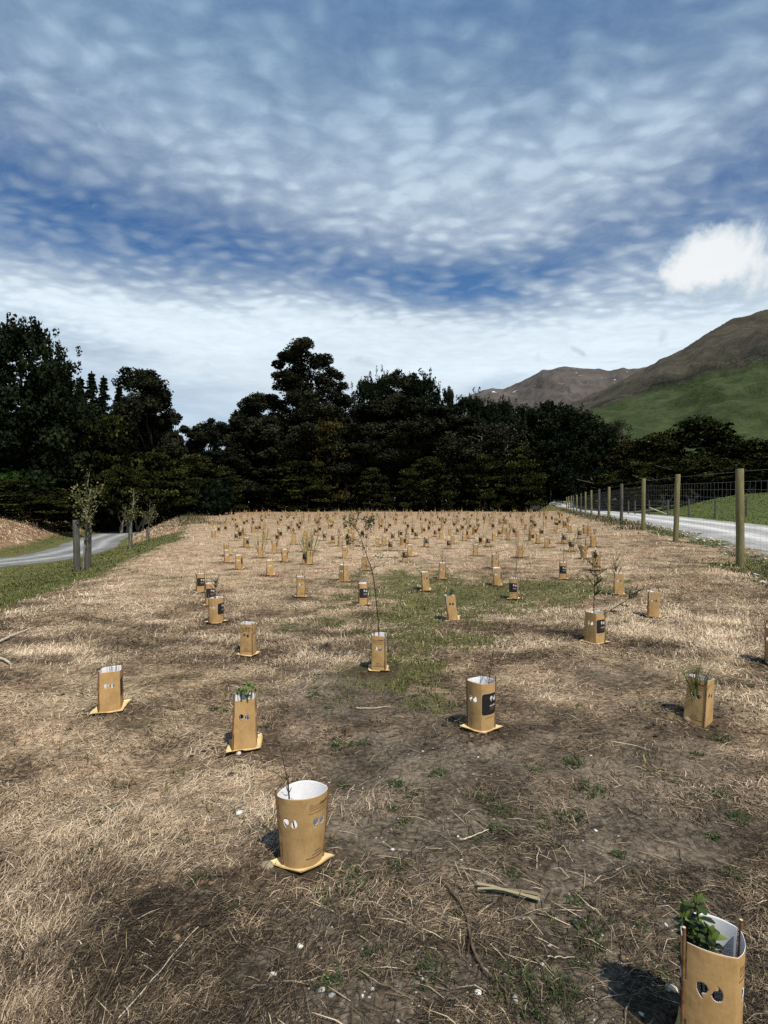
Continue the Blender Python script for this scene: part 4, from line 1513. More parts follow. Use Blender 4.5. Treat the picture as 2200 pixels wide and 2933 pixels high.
def leaf(mb, p, d, up, L, W, tone, mi=0, fold=.25, tip=1.0):
    """one broad leaf of four quads folded along its rib"""
    d = np.asarray(d, float)
    d /= np.linalg.norm(d) + 1e-9
    s = np.cross(d, up)
    s /= np.linalg.norm(s) + 1e-9
    nrm = np.cross(s, d)
    p = np.asarray(p, float)
    prof = [(0, .12), (.35, .85), (.70, 1.0), (.95, .35)]
    V = []
    for t, w in prof:
        c = p + d * L * t + nrm * L * (-.18 * t * t)
        V += [c - s * W * w * .5 + nrm * W * fold * w, c, c + s * W * w * .5 + nrm * W * fold * w]
    f = []
    for i in range(len(prof) - 1):
        b = 3 * i
        f += [(b, b + 1, b + 4, b + 3), (b + 1, b + 2, b + 5, b + 4)]
    mb.add(V, f, mi, tone)


def small_leaf(mb, p, d, L, W, tone, rng, mi=0):
    d = np.asarray(d, float)
    d /= np.linalg.norm(d) + 1e-9
    s = np.cross(d, rng.normal(0, 1, 3))
    s /= np.linalg.norm(s) + 1e-9
    p = np.asarray(p, float)
    mb.add([p, p + d * L * .5 - s * W * .5, p + d * L, p + d * L * .5 + s * W * .5], [(0, 1, 2, 3)], mi, tone)


def rdir(rng, up=.5):
    v = rng.normal(0, 1, 3)
    v[2] = abs(v[2]) * .6 + up
    return v / np.linalg.norm(v)


def curve_pts(p, d, L, n, rng, wob=.12, up=0.0):
    pts = [np.array(p, float)]
    d = np.array(d, float)
    for i in range(n):
        d = d + rng.normal(0, wob, 3) + np.array([0, 0, up])
        d /= np.linalg.norm(d)
        pts.append(pts[-1] + d * L / n)
    return np.array(pts), d


def plant(kind, seed, k=1.0):
    """returns (stem MB, leaf MB, stem material, leaf material); k fattens thin stems for far copies"""
    rng = np.random.default_rng(seed)
    S, Lf = MB(), MB()
    ms, ml = M_STEM_B, M_LF_OLIVE
    if kind == 'broad':
        k = 1.0
    if kind in ('twig', 'twig2', 'twig3', 'pole', 'leafstem'):
        ms, ml = M_STEM_D, M_LF_DRY
        H = {'twig': .56, 'twig2': .60, 'twig3': .42, 'pole': .95, 'leafstem': .66}[kind]
        lean = {'twig': (-.28, .12, 1), 'twig2': (.20, .1, 1)}.get(kind, (rng.normal(0, .04), 0, 1))
        pts, d = curve_pts((0, 0, 0), lean, H, 9, rng, .035)
        S.tube(pts, np.linspace(.0032 * k, .0012 * k, 10), 5, 0)
        for i in range({'twig': 14, 'twig2': 14, 'twig3': 4, 'pole': 2, 'leafstem': 11}[kind]):
            j = rng.uniform(.25, .98) if kind != 'twig' else rng.uniform(.28, .75)
            b = pts[int(j * 9)]
            q, _ = curve_pts(b, (rng.normal(0, .9), rng.normal(0, .9), .9), rng.uniform(.04, .12), 3, rng, .2)
            S.tube(q, [.0015 * k, .0012 * k, .001 * k, .0008 * k], 4, 0)
            for _ in range({'twig': 2, 'twig2': 2, 'leafstem': 5}.get(kind, 1)):
                small_leaf(Lf, q[rng.integers(1, 4)], rdir(rng, 0), rng.uniform(.008, .016) * (1.8 if kind == 'leafstem' else 1), .006 * (2 if kind == 'leafstem' else 1), rng.uniform(.1, .7), rng)
        if kind == 'leafstem':
            ml = M_LF_OLIVE
    elif kind == 'broad':
        ms, ml = M_STEM_D, M_LF_DARK
        stems = [((-.030, .02, 0), (-.12, .05, 1), .385, 1), ((.0, .02, 0), (-.03, .04, 1), .415, 0), ((-.02, .0, 0), (-.10, .03, 1), .365, 0), ((-.01, .03, 0), (-.08, .06, 1), .375, 1), ((.0, .0, 0), (.02, .05, 1), .34, 0), ((.012, -.005, 0), (.03, .0, 1), .335, 1)]
        for b, d, H, br in stems:
            pts, dd = curve_pts(b, d, H, 10, rng, .015)
            S.tube(pts, np.linspace(.0030, .0015, 11), 6, 0)
            for t in np.linspace(.56, 1.0, 20 if not br else 11):
                p = pts[min(10, int(t * 10))] + (pts[min(10, int(t * 10) + 1)] - pts[min(10, int(t * 10))]) * (t * 10 % 1)
                a = t * 57 + rng.uniform(-.4, .4)
                leaf(Lf, p, (math.cos(a), math.sin(a), rng.uniform(.1, .8)), (0, 0, 1), rng.uniform(.036, .054) * k, rng.uniform(.020, .029) * k, np.clip(rng.normal(.36 + .30 * br, .24), 0, 1), 0, .2)
            for q in range(3):
                a = q * 2.1
                leaf(Lf, pts[-1], (math.cos(a) * .5, math.sin(a) * .5, 1), (math.sin(a), -math.cos(a), .2), .036 * k, .015 * k, .75, 0, .3)
    elif kind in ('rosette', 'sprig'):
        ms, ml = M_STEM_B, M_LF_BRIGHT if kind == 'rosette' else M_LF_DARK
        nst, nl = (7, 9) if kind == 'rosette' else (2, 4)
        for s in range(nst):
            a = rng.uniform(0, 6.28)
            pts, dd = curve_pts((.02 * math.cos(a), .02 * math.sin(a), .02), (.09 * math.cos(a), .09 * math.sin(a), 1), rng.uniform(.345, .41), 6, rng, .04)
            S.tube(pts, np.linspace(.003, .0015, 7) * k, 5, 0)
            for t in range(nl):
                b = rng.uniform(0, 6.28)
                leaf(Lf, pts[-1] + np.array([0, 0, -.004 * t]), (math.cos(b), math.sin(b), rng.uniform(.2, 1.2)), (0, 0, 1), rng.uniform(.03, .05), rng.uniform(.014, .022), rng.uniform(.1, .95), 0, .2)
    elif kind in ('wire', 'grassy', 'tuft'):
        ml = {'wire': M_WIRE_G, 'grassy': M_LF_BRIGHT, 'tuft': M_LF_DARK}[kind]
        n = {'wire': 8, 'grassy': 60, 'tuft': 45}[kind]
        for i in range(n):
            a = rng.uniform(0, 6.28)
            r = rng.uniform(0, .045)
            sp = {'wire': .14, 'grassy': .15, 'tuft': .16}[kind]
            L = rng.uniform(.8, 1.12) * {'wire': .50, 'grassy': .44, 'tuft': .40}[kind]
            pts, d = curve_pts((r * math.cos(a), r * math.sin(a), 0), (sp * rng.uniform(0, 1) * math.cos(a), sp * rng.uniform(0, 1) * math.sin(a), 1), L, 6, rng, .03, 0)
            if kind != 'wire':
                pts[:, 2] -= np.linspace(0, 1, 7) ** 3 * .05
                pts[:, :2] *= (1 + .9 * np.linspace(0, 1, 7)[:, None] ** 4)
                W = rng.uniform(.005, .010)
                sd_ = np.array([-math.sin(a), math.cos(a), 0])
                V = []
                for j, p in enumerate(pts):
                    w = W * (1 - (j / 6) ** 2 * .85) * .5
                    V += [p - sd_ * w, p + sd_ * w]
                Lf.add(V, [(2 * j, 2 * j + 1, 2 * j + 3, 2 * j + 2) for j in range(6)], 0, rng.uniform(.05, .9))
            else:
                Lf.tube(pts, np.linspace(.0016, .0007, 7) * k, 4, 0, rng.uniform(0, 1))
    elif kind in ('flax', 'bigflax'):
        ml = M_FLAX
        n, L0, spread = (11, .62, .42) if kind == 'flax' else (10, .92, .48)
        for i in range(n):
            a = (0 if i % 2 else math.pi) + rng.normal(0, .35)
            s = spread * rng.uniform(.1, 1)
            L = L0 * rng.uniform(.65, 1.05)
            pts, d = curve_pts((.02 * math.cos(a), .02 * math.sin(a), 0), (s * math.cos(a), s * math.sin(a) * .7, 1), L, 5, rng, .015)
            W = rng.uniform(.020, .034)
            sd_ = np.array([math.cos(a + 1.2), math.sin(a + 1.2), 0])
            V = []
            for j, p in enumerate(pts):
                w = W * (.7 + .5 * j / 5 if j < 4 else (.8 if j == 4 else .1)) * .5
                V += [p - sd_ * w, p + sd_ * w]
            Lf.add(V, [(2 * j, 2 * j + 1, 2 * j + 3, 2 * j + 2) for j in range(5)], 0, rng.uniform(.1, .95))
    elif kind in ('wispy', 'bushy'):
        ms, ml = M_STEM_D, (M_LF_SAP if kind == 'wispy' else M_LF_DRY)
        H = 1.08 if kind == 'wispy' else .62
        pts, d = curve_pts((-.02, 0, 0), (.02, 0, 1), H, 10, rng, .03)
        S.tube(pts, np.linspace(.0075, .0025, 11) * (1 if kind == 'wispy' else .8), 5, 0)
        br = []
        for i in range(22 if kind == 'wispy' else 16):
            j = int(rng.uniform(.5, 1.0) * 10)
            a = rng.uniform(0, 6.28)
            q, _ = curve_pts(pts[j], (.9 * math.cos(a), .9 * math.sin(a), .9), rng.uniform(.12, .30) * (1.2 - j / 12), 5, rng, .15, .03)
            br.append(q)
        if kind == 'wispy':
            q, _ = curve_pts((.04, 0, .30), (1.0, -.1, .42), .46, 7, rng, .08, .02)
            br.append(q)
            for _ in range(8):
                b = q[rng.integers(2, 8)]
                q2, _ = curve_pts(b, (rng.normal(.6, .4), rng.normal(0, .6), rng.uniform(.1, .9)), rng.uniform(.08, .17), 4, rng, .15)
                br.append(q2)
        for q in br:
            S.tube(q, np.linspace(.0040, .0018, len(q)), 4, 0)
            for _ in range(46 if kind == 'wispy' else 18):
                f = rng.uniform(.15, 1) * (len(q) - 1)
                p = q[int(f)] + (q[min(len(q) - 1, int(f) + 1)] - q[int(f)]) * (f % 1)
                small_leaf(Lf, p, rng.normal(0, 1, 3) + [0, 0, .5], rng.uniform(.012, .026), .0065 if kind == 'wispy' else .010, rng.uniform(0, .8), rng)
    elif kind == 'tall':
        ms, ml = M_STEM_D, M_LF_SAP
        # the curved stem read off the photograph: (sideways, up) in metres
        ctl = [(0.0, 0.0), (.0, .30), (-.01, .5), (-.035, .75), (-.055, .92), (-.08, 1.02), (-.115, 1.12), (-.15, 1.22), (-.19, 1.34), (-.23, 1.42), (-.27, 1.50), (-.29, 1.56)]
        pts = np.array([(a, .015 * math.sin(b * 5), b) for a, b in ctl])
        S.tube(pts, np.linspace(.0062, .0018, len(pts)), 6, 0)
        side = [((-.075, 1.0), (.20, 1.13), .02), ((-.10, 1.08), (.05, 1.20), -.06), ((-.13, 1.17), (-.115, 1.40), .05), ((-.16, 1.26), (-.30, 1.30), -.08),
                ((-.06, .93), (-.10, 1.03), .08), ((-.21, 1.38), (-.34, 1.50), .05), ((-.19, 1.34), (-.10, 1.50), -.05), ((-.15, 1.22), (-.26, 1.22), .1), ((-.24, 1.44), (-.20, 1.57), 0), ((-.115, 1.40), (-.07, 1.50), .05), ((-.115, 1.40), (-.16, 1.52), .02)]
        tips = []
        for (ax, az_), (bx, bz), dy in side:
            t = np.linspace(0, 1, 6)
            q = np.stack([ax + (bx - ax) * t, dy * t, az_ + (bz - az_) * t + .015 * np.sin(t * 3.1)], -1)
            S.tube(q, np.linspace(.0026, .0012, 6), 5, 0)
            tips.append(q)
            for _ in range(2):
                b = q[rng.integers(2, 6)]
                q2, _ = curve_pts(b, (bx - ax + rng.normal(0, .1), rng.normal(0, .15), .15), rng.uniform(.04, .09), 3, rng, .2)
                S.tube(q2, [.0014, .0012, .001, .0008], 4, 0)
                tips.append(q2)
        for q in tips + [pts[7:]]:
            dens = 30 if q[-1][2] > 1.3 else 11
            for _ in range(dens):
                p = q[rng.integers(1, len(q))] + rng.normal(0, .016, 3)
                small_leaf(Lf, p, rng.normal(0, 1, 3) + [0, 0, .3], rng.uniform(.014, .028), rng.uniform(.008, .013), rng.uniform(0, .75), rng)
    return S, Lf, ms, ml


NAMES = {'twig': 'twig_seedling', 'twig2': 'twig_seedling', 'twig3': 'twig_seedling', 'pole': 'twig_seedling', 'leafstem': 'leafy_seedling', 'broad': 'leafy_seedling', 'rosette': 'leafy_seedling', 'sprig': 'leafy_seedling',
         'wire': 'wiry_seedling', 'grassy': 'strappy_seedling', 'tuft': 'strappy_seedling', 'flax': 'flax_plant', 'bigflax': 'flax_plant', 'wispy': 'feathery_sapling', 'bushy': 'shrubby_seedling', 'tall': 'tall_sapling'}
GROUP_P = "seedlings standing in the guards"


def make_plant(kind, pos, rz, label, seed, scale=1.0, k=1.0):
    S, Lf, ms, ml = plant(kind, seed, k)
    root = empty(NAMES[kind], (pos[0], pos[1], pos[2] + .005), rz)
    root.scale = (scale,) * 3
    tag(root, label, "sapling" if kind in ('tall', 'wispy') else ("flax" if 'flax' in kind else "seedling"), GROUP_P)
    if S.n:
        S.build("stem", [ms], root)
    if Lf.n:
        Lf.build("leaves", [ml], root)
    return root


for i, (g, pos) in enumerate(zip(NEAR, near_pos)):
    if g[5] != 'none':
        rz = math.atan2(-pos[0], pos[1]) if g[5] in ('tall', 'wispy', 'broad', 'twig', 'twig2', 'bigflax') else i * 1.3
        make_plant(g[5], pos, rz, g[7], 100 + i, 1.0, 1.35 if pos[1] < 5 else (1.8 if pos[1] < 9 else 2.6))


def joined_plant(kind, seed, k):
    S, Lf, ms, ml = plant(kind, seed, k)
    mb = MB()
    for src, mi in ((S, 0), (Lf, 1)):
        off = mb.n
        for kk in (3, 4):
            for f, mm in zip(src.f[kk], src.m[kk]):
                mb.f[kk].append(f + off)
                mb.m[kk].append(np.full(len(f), mi))
        for v, a in zip(src.v, src.a):
            mb.v.append(v)
            mb.a.append(a)
        mb.n += src.n
    return mb.mesh(NAMES[kind], [ms, ml])


JP = {}


def jp(kind, var, k):
    key = (kind, var)
    if key not in JP:
        JP[key] = joined_plant(kind, 500 + var * 7 + len(kind), k)
    return JP[key]


for i, (g, pos) in enumerate(zip(MID, mid_pos)):
    if g[3] == 'none':
        continue
    o = link(NAMES[g[3]], jp(g[3], i % 2, 1.8), None, (pos[0], pos[1], pos[2]), (0, 0, rf.uniform(-.5, .5)))
    o.scale = (rf.uniform(.9, 1.1),) * 3
    w = {'flax': 'low flax fan', 'bigflax': 'long-bladed flax fan', 'tuft': 'short green tuft', 'sprig': 'dark leafy sprig', 'bushy': 'dry twiggy bush', 'wire': 'thin wiry stems'}[g[3]]
    lb = mid_desc(g)
    same = sorted((h[0], j) for j, h in enumerate(MID) if h[3] == g[3] and mid_desc(h)[1:] == lb[1:])
    nth = "" if len(same) == 1 else f", {ordinal([j for _, j in same].index(i))} from left"
    tag(o, f"{w} {lb[1]}, {lb[2]}{nth}", "flax" if 'flax' in g[3] else "seedling", GROUP_P)
for i, pos in enumerate(far_pos):
    if rf.random() < .62:
        kd = rf.choice(['flax', 'flax', 'bigflax', 'tuft', 'bushy', 'leafstem', 'pole', 'sprig', 'twig3', 'bushy'])
        o = link(NAMES[kd], jp(kd, i % 2, 2.6), None, (pos[0], pos[1], pos[2]), (0, 0, rf.uniform(-.6, .6)))
        o.scale = (rf.uniform(.85, 1.2),) * 3
        side = "left half" if pos[0] / pos[1] < .02 else "right half"
        dist = "nearer part" if pos[1] < 38 else ("middle part" if pos[1] < 60 else "farthest part")
        w = {'flax': 'flax fan', 'bigflax': 'tall flax fan', 'tuft': 'green tuft', 'sprig': 'leafy sprig', 'bushy': 'twiggy bush', 'leafstem': 'leafy upright seedling', 'pole': 'single bare stem', 'twig3': 'short bare twig'}[kd]
        tag(o, f"tiny {w} in the {dist} of the crowded far rows, {side}", "flax" if 'flax' in kd else "seedling", f"far {w} plants, {dist}, {side}")


# ------------------------------------------------------------------ fences
def wood_mat(name, c0, c1, c2):
    m, T = mat(name)
    oc = T.n('ShaderNodeTexCoord').outputs['Object']
    g = T.noise(T.vm('MULTIPLY', oc, (26, 26, 1.6)), 1.0, 5.0, .65, .8)
    b = T.noise(oc, 1.3, 3.0, .6)
    f = T.m('ADD', T.m('MULTIPLY', g, .7), T.m('MULTIPLY', b, .3))
    T.bsdf(T.ramp(f, [(.32, c0), (.5, c1), (.68, c2)]), .85, .2, T.bump(g, .6, .01))
    return m


M_POST = wood_mat("treated_pine", (.075, .070, .032), (.165, .150, .070), (.270, .235, .125))
M_POST_G = wood_mat("grey_post", (.034, .034, .029), (.074, .072, .061), (.140, .134, .112))
M_WIRE = plain("galvanised_wire", (.20, .21, .21), .6, .3)
M_STRAP = plain("black_strap", (.012, .012, .012), .6)


def post_mesh(h, r, material, seed):
    rng = np.random.default_rng(seed)
    mb = MB()
    zs = [-.25, 0, h * .3, h * .6, h - .012, h]
    pts = [(.004 * math.sin(z * 5 + seed), .004 * math.cos(z * 4 + seed), z) for z in zs]
    mb.tube(pts, [r * 1.04, r * 1.04, r * 1.01, r, r * .98, r * .90], 14, 0)
    return mb.mesh("post", [material], True)


def right_fence():
    root = empty("wire_fence", (float(fence_x(12.1)), 12.1, tz(float(fence_x(12.1)), 12.1)))
    tag(root, "tall wire mesh fence on round wooden posts beside the white gravel road", "fence")
    root_p = root.location.copy()
    H = 2.2
    ys = [12.1, 17.75, 23.2, 29.2, 34.4, 39.9, 45.3, 50.9, 56.4, 62.0, 67.6, 73.0, 78.6, 84.0]
    ys = [6.5, 0.9] + ys
    ys.sort()
    mats = [M_POST, M_POST, M_POST_G]
    P = []
    for i, y in enumerate(ys):
        x = float(fence_x(y))
        z = tz(x, y)
        me = post_mesh(H * (1 + .012 * math.sin(i * 5)), .082 if i < 7 else .078, M_POST_G if y in (29.2, 39.9, 56.4, 67.6) else M_POST, i)
        link("post", me, root, (x - root_p.x, y - root_p.y, z - root_p.z), (rf.uniform(-.018, .018), rf.uniform(-.018, .018), rf.uniform(0, 6)))
        P.append((x + .085, y, z))
    mb = MB()
    hs = [.08, .24, .40, .56, .74, .92, 1.12, 1.32, 1.52, 1.72, 1.90, 2.13]
    for h in hs:
        thick = .0021 if h < 1.95 else .0024
        for a, b in zip(P[:-1], P[1:]):
            mid_ = [(a[k] + b[k]) / 2 for k in range(3)]
            q = [np.array([a[0], a[1], a[2] + h]), np.array([mid_[0], mid_[1], mid_[2] + h - .008]), np.array([b[0], b[1], b[2] + h])]
            mb.tube(q, thick, 3, 0, .5, False)
    for a, b in zip(P[:-1], P[1:]):
        L = math.dist(a[:2], b[:2])
        n = int(L / (.30 if a[1] < 50 else .6))
        for j in range(1, n):
            t = j / n
            c = [a[k] + (b[k] - a[k]) * t for k in range(3)]
            mb.tube([(c[0], c[1], c[2] + .07), (c[0], c[1], c[2] + 1.91)], .0015, 3, 0, .5, False)
    o = mb.build("wire_netting", [M_WIRE], root)
    o.location = -root_p


right_fence()


def pasture_fence():
    pts = [(2330, 1492, 95), (2230, 1482, 76), (2138, 1476, 65), (2049, 1471, 60), (1973, 1470, 53), (1913, 1464, 46), (1860, 1463, 43), (1819, 1463, 40), (1800, 1464, 36)]
    w = []
    for u, v, hpx in pts:
        x, y, z = hit(u, v)
        if y > 62 or y < 12:
            y = 46.0
            x = (u - CU) / F * y
            z = tz(x, y)
        w.append((x, y, z))
    # keep the line smooth in depth
    ysm = [30, 33.5, 37, 40.5, 44, 48, 52, 56, 58]
    w = []
    for (u, v, hpx), y in zip(pts, ysm):
        x = (u - CU) / F * y
        w.append((x, y, tz(x, y)))
    r0 = Vector(w[2])
    root = empty("wire_fence", r0)
    tag(root, "low farm fence of thin grey posts running across the green pasture", "fence")
    for i, p in enumerate(w):
        link("post", post_mesh(1.45, .065, M_POST_G, 40 + i), root, Vector(p) - r0)
    mb = MB()
    for h in (.3, .62, .95, 1.3):
        for a, b in zip(w[:-1], w[1:]):
            n = 5
            q = []
            for j in range(n + 1):
                t = j / n
                x, y = a[0] + (b[0] - a[0]) * t, a[1] + (b[1] - a[1]) * t
                q.append((x, y, a[2] + (b[2] - a[2]) * t + h))
            mb.tube(q, .004, 3, 0, .5, False)
    o = mb.build("wire", [M_WIRE], root)
    o.location = -r0
    mb = MB()
    a = Vector(w[6])
    mb.tube([(a.x, a.y, a.z + .75), (a.x + 1.6, a.y - .2, a.z + .1)], .045, 6)
    o = mb.build("brace", [plain("pale_rail", (.42, .40, .34), .8)], root)
    o.location = -r0


pasture_fence()


def far_fence():
    w = []
    for u, y in ((1500, 103), (1548, 102), (1577, 100), (1592, 104)):
        x = (u - CU) / F * y
        w.append((x, y, tz(x, y)))
    r0 = Vector(w[0])
    root = empty("rail_fence", r0)
    tag(root, "short distant post and rail fence at the far end of the white road", "fence")
    for i, p in enumerate(w):
        link("post", post_mesh(2.3 if i == 2 else 1.5, .11, M_POST_G, 60 + i), root, Vector(p) - r0)
    for h in (.9, 1.3):
        mb = MB()
        for a, b in zip(w[:-1], w[1:]):
            mb.tube([(a[0], a[1] - .12, a[2] + h), (b[0], b[1] - .12, b[2] + h)], .05, 5)
        o = mb.build("rail", [M_POST_G], root)
        o.location = -r0


far_fence()


# ------------------------------------------------------------------ trees
def bark(name, c0, c1):
    return plain(name, tuple((a + b) / 2 for a, b in zip(c0, c1)), .9, .15, .45, 6.0)


M_BARK_D = plain("dark_bark", (.035, .028, .022), .9, .15, .4, 5)
M_BARK_P = plain("pale_bark", (.200, .185, .150), .9, .15, .35, 5)
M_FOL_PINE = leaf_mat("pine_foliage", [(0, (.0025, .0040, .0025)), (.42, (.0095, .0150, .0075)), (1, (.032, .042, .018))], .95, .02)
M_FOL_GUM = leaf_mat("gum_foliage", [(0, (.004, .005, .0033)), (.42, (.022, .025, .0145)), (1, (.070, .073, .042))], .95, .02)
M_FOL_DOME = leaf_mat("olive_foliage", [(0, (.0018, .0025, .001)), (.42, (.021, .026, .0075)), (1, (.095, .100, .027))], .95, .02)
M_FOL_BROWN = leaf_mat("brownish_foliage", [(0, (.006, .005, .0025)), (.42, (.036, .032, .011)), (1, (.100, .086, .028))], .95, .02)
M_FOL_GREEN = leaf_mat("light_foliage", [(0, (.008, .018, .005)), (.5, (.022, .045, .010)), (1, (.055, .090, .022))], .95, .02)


class Crown:
    def __init__(s, seed):
        s.r = np.random.default_rng(seed)
        s.V, s.t, s.n = [], [], 0

    def clump(s, c, rad, n, size, tone=None, shell=.55, up=.0, aspect=1.6):
        r = s.r
        tone = r.normal(.45, .16) if tone is None else tone
        d = r.normal(0, 1, (n, 3))
        d /= np.linalg.norm(d, axis=1)[:, None]
        q = (shell + (1 - shell) * r.uniform(0, 1, (n, 1)) ** .5) * r.uniform(.75, 1.12, (n, 1))
        P = np.asarray(c) + d * q * np.asarray(rad)
        a = r.normal(0, 1, (n, 3)) + d * .8 + np.array([0, 0, up])
        a /= np.linalg.norm(a, axis=1)[:, None]
        b = np.cross(a, r.normal(0, 1, (n, 3)))
        b /= np.linalg.norm(b, axis=1)[:, None] + 1e-9
        L = size * r.uniform(.6, 1.4, (n, 1))
        W = L / aspect
        V = np.stack([P - a * L * .5, P - b * W * .5, P + a * L * .5, P + b * W * .5], 1)
        s.V.append(V)
        s.t.append(np.repeat(np.clip(tone + r.normal(0, .16, n), 0, 1), 4))
        s.n += n

    def mesh(s, name, m):
        V = np.concatenate(s.V).reshape(-1, 3)
        q = np.arange(len(V)).reshape(-1, 4)
        return np_mesh(name, V, q, [m], None, {'tone': np.concatenate(s.t)})


def limb(mb, a, b, r0, r1, rng, n=5, wob=.08):
    a, b = np.array(a, float), np.array(b, float)
    L = np.linalg.norm(b - a)
    t = np.linspace(0, 1, n)[:, None]
    p = a + (b - a) * t + rng.normal(0, wob * L * .35, (n, 3)) * np.sin(t * 3.14)
    mb.tube(p, np.linspace(r0, r1, n), 6)
    return p


def tree_pine(seed):
    H = 20.0
    rng = np.random.default_rng(seed)
    T_, C = MB(), Crown(seed)
    limb(T_, (0, 0, -.5), (rng.normal(0, .4), rng.normal(0, .4), H * .95), .38, .06, rng, 9, .02)
    for lev in range(17):
        z = H * (.10 + .84 * lev / 16)
        R = 6.0 * (1 - (z / H) ** 2.4) ** .7 * rng.uniform(.8, 1.1) + .5
        nb = 7 if lev < 12 else 4
        a0 = rng.uniform(0, 6.28)
        for b in range(nb):
            a = a0 + b * 6.28 / nb + rng.normal(0, .25)
            rr = R * rng.uniform(.65, 1.12)
            e = (rr * math.cos(a), rr * math.sin(a), z + rr * rng.uniform(.05, .35))
            if lev % 2 == 0:
                limb(T_, (0, 0, z - .4), e, .09, .03, rng, 4, .05)
            for s in (1.0, .62):
                c = np.array([e[0] * s, e[1] * s, z + (e[2] - z) * s])
                C.clump(c, (1.25, 1.25, .8), 95, .42, up=.9)
                for _ in range(3):
                    C.clump(c + rng.normal(0, .75, 3) + [0, 0, .6], (.32, .32, .65), 22, .34, up=1.4)
    C.clump((0, 0, H * .97), (.6, .6, 1.0), 60, .35, up=1.2)
    return T_, C, H, 12.5, M_BARK_D, M_FOL_PINE


def tree_gum(seed, H=20.0, W=8.0, layout=None, k=1.0):
    rng = np.random.default_rng(seed)
    T_, C = MB(), Crown(seed)
    main = limb(T_, (0, 0, -.5), (rng.normal(0, .5), 0, H * .72), .40, .12, rng, 8, .04)
    if layout is None:
        layout = []
        for i in range(26):
            z = H * rng.uniform(.28, .95)
            env = W * .5 * (.55 + .6 * math.sin(math.pi * min(1, (z / H - .1) * 1.05)))
            a = rng.uniform(0, 6.28)
            r = env * rng.uniform(.15, .92)
            layout.append((r * math.cos(a), r * math.sin(a), z, rng.uniform(.9, 1.9)))
        layout.append((0, 0, H * .93, 1.6))
    for (x, y, z, r) in layout:
        limb(T_, main[min(7, max(2, int(z / H * 8) - 1))], (x, y, z - r * .3), .12, .03, rng, 5, .1)
        tone = rng.normal(.42, .13)
        for _ in range(7):
            o = rng.normal(0, 1, 3)
            o /= np.linalg.norm(o)
            o[2] *= .8
            rr = r * rng.uniform(.34, .58)
            C.clump(np.array([x, y, z]) + o * r * .72, (rr, rr, rr * .8), int(210 * k * rr * 1.5), .27, tone + rng.normal(0, .08), .4)
        C.clump((x, y, z), (r * .95, r * .95, r * .8), int(190 * r * k), .40, tone - .25, .1)  # core leaves toned darker, interior shade put into the colour
    return T_, C, H, W, M_BARK_D, M_FOL_GUM


def tree_gum_big(seed):
    """the tall billowing gum: narrow high head, broad shoulders"""
    rng = np.random.default_rng(seed)
    H = 30.0
    L = []
    for (x, z, r) in ((0, 28.2, 1.9), (-2.2, 27.0, 1.3), (2.1, 26.8, 1.7), (-3.2, 25.6, .9), (.2, 25.6, 2.2), (3.6, 24.4, 1.6), (-1.6, 23.6, 1.8), (4.2, 22.4, 1.4), (1.4, 22.4, 2.2), (-2.4, 21.4, 1.5), (3.0, 20.0, 1.8), (-.6, 20.0, 2.2),
                      (-4.2, 19.6, 1.3), (-3.4, 18.2, 1.7), (1.6, 17.6, 2.4), (-6.0, 16.6, .9), (-5.0, 15.2, 1.8), (-1.6, 16.2, 2.3), (3.4, 16.0, 1.8), (-7.4, 14.0, 1.3), (.6, 13.6, 2.6), (4.6, 13.6, 1.3), (-4.4, 12.6, 2.2), (3.4, 11.4, 2.2),
                      (-8.2, 11.2, 1.9), (-1.6, 10.6, 2.6), (-6, 9.6, 2.2), (5.6, 9.8, 1.5), (1.6, 8.6, 2.6), (-9.4, 8.2, 1.8), (-4, 7.4, 2.4), (4.6, 7, 2.2)):
        L.append((x, rng.normal(0, 1.4), z, r))
        if r > 1.7:
            L.append((x * .6 + rng.normal(0, .8), rng.normal(0, 2.2), z - .8, r * .85))
    T_, C, _, _, b, f = tree_gum(seed, H, 16, L, 1.0)
    return T_, C, H + .2, 16.0, b, f


def tree_fir(seed):
    H = 15.0
    rng = np.random.default_rng(seed)
    T_, C = MB(), Crown(seed)
    limb(T_, (0, 0, -.5), (0, 0, H * .99), .2, .02, rng, 6, .005)
    for lev in range(44):
        z = H * (.10 + .89 * lev / 43)
        R = .25 * (H - z) ** .95 + .10
        nb = 7
        for b in range(nb):
            a = rng.uniform(0, 6.28)
            R = (.27 * (H - z) ** .95 + .10) * rng.uniform(.55, 1.25)
            n = max(3, int(R * 4))
            for j in range(n):
                t = (j + .5) / n
                C.clump((R * t * math.cos(a), R * t * math.sin(a), z - .30 * R * t + .16 * R * t * t), (.24, .24, .14), 10, .24, up=-.1)
    C.clump((0, 0, H * .99), (.06, .06, .4), 14, .22, up=2)
    return T_, C, H, 6.5, M_BARK_D, M_FOL_PINE


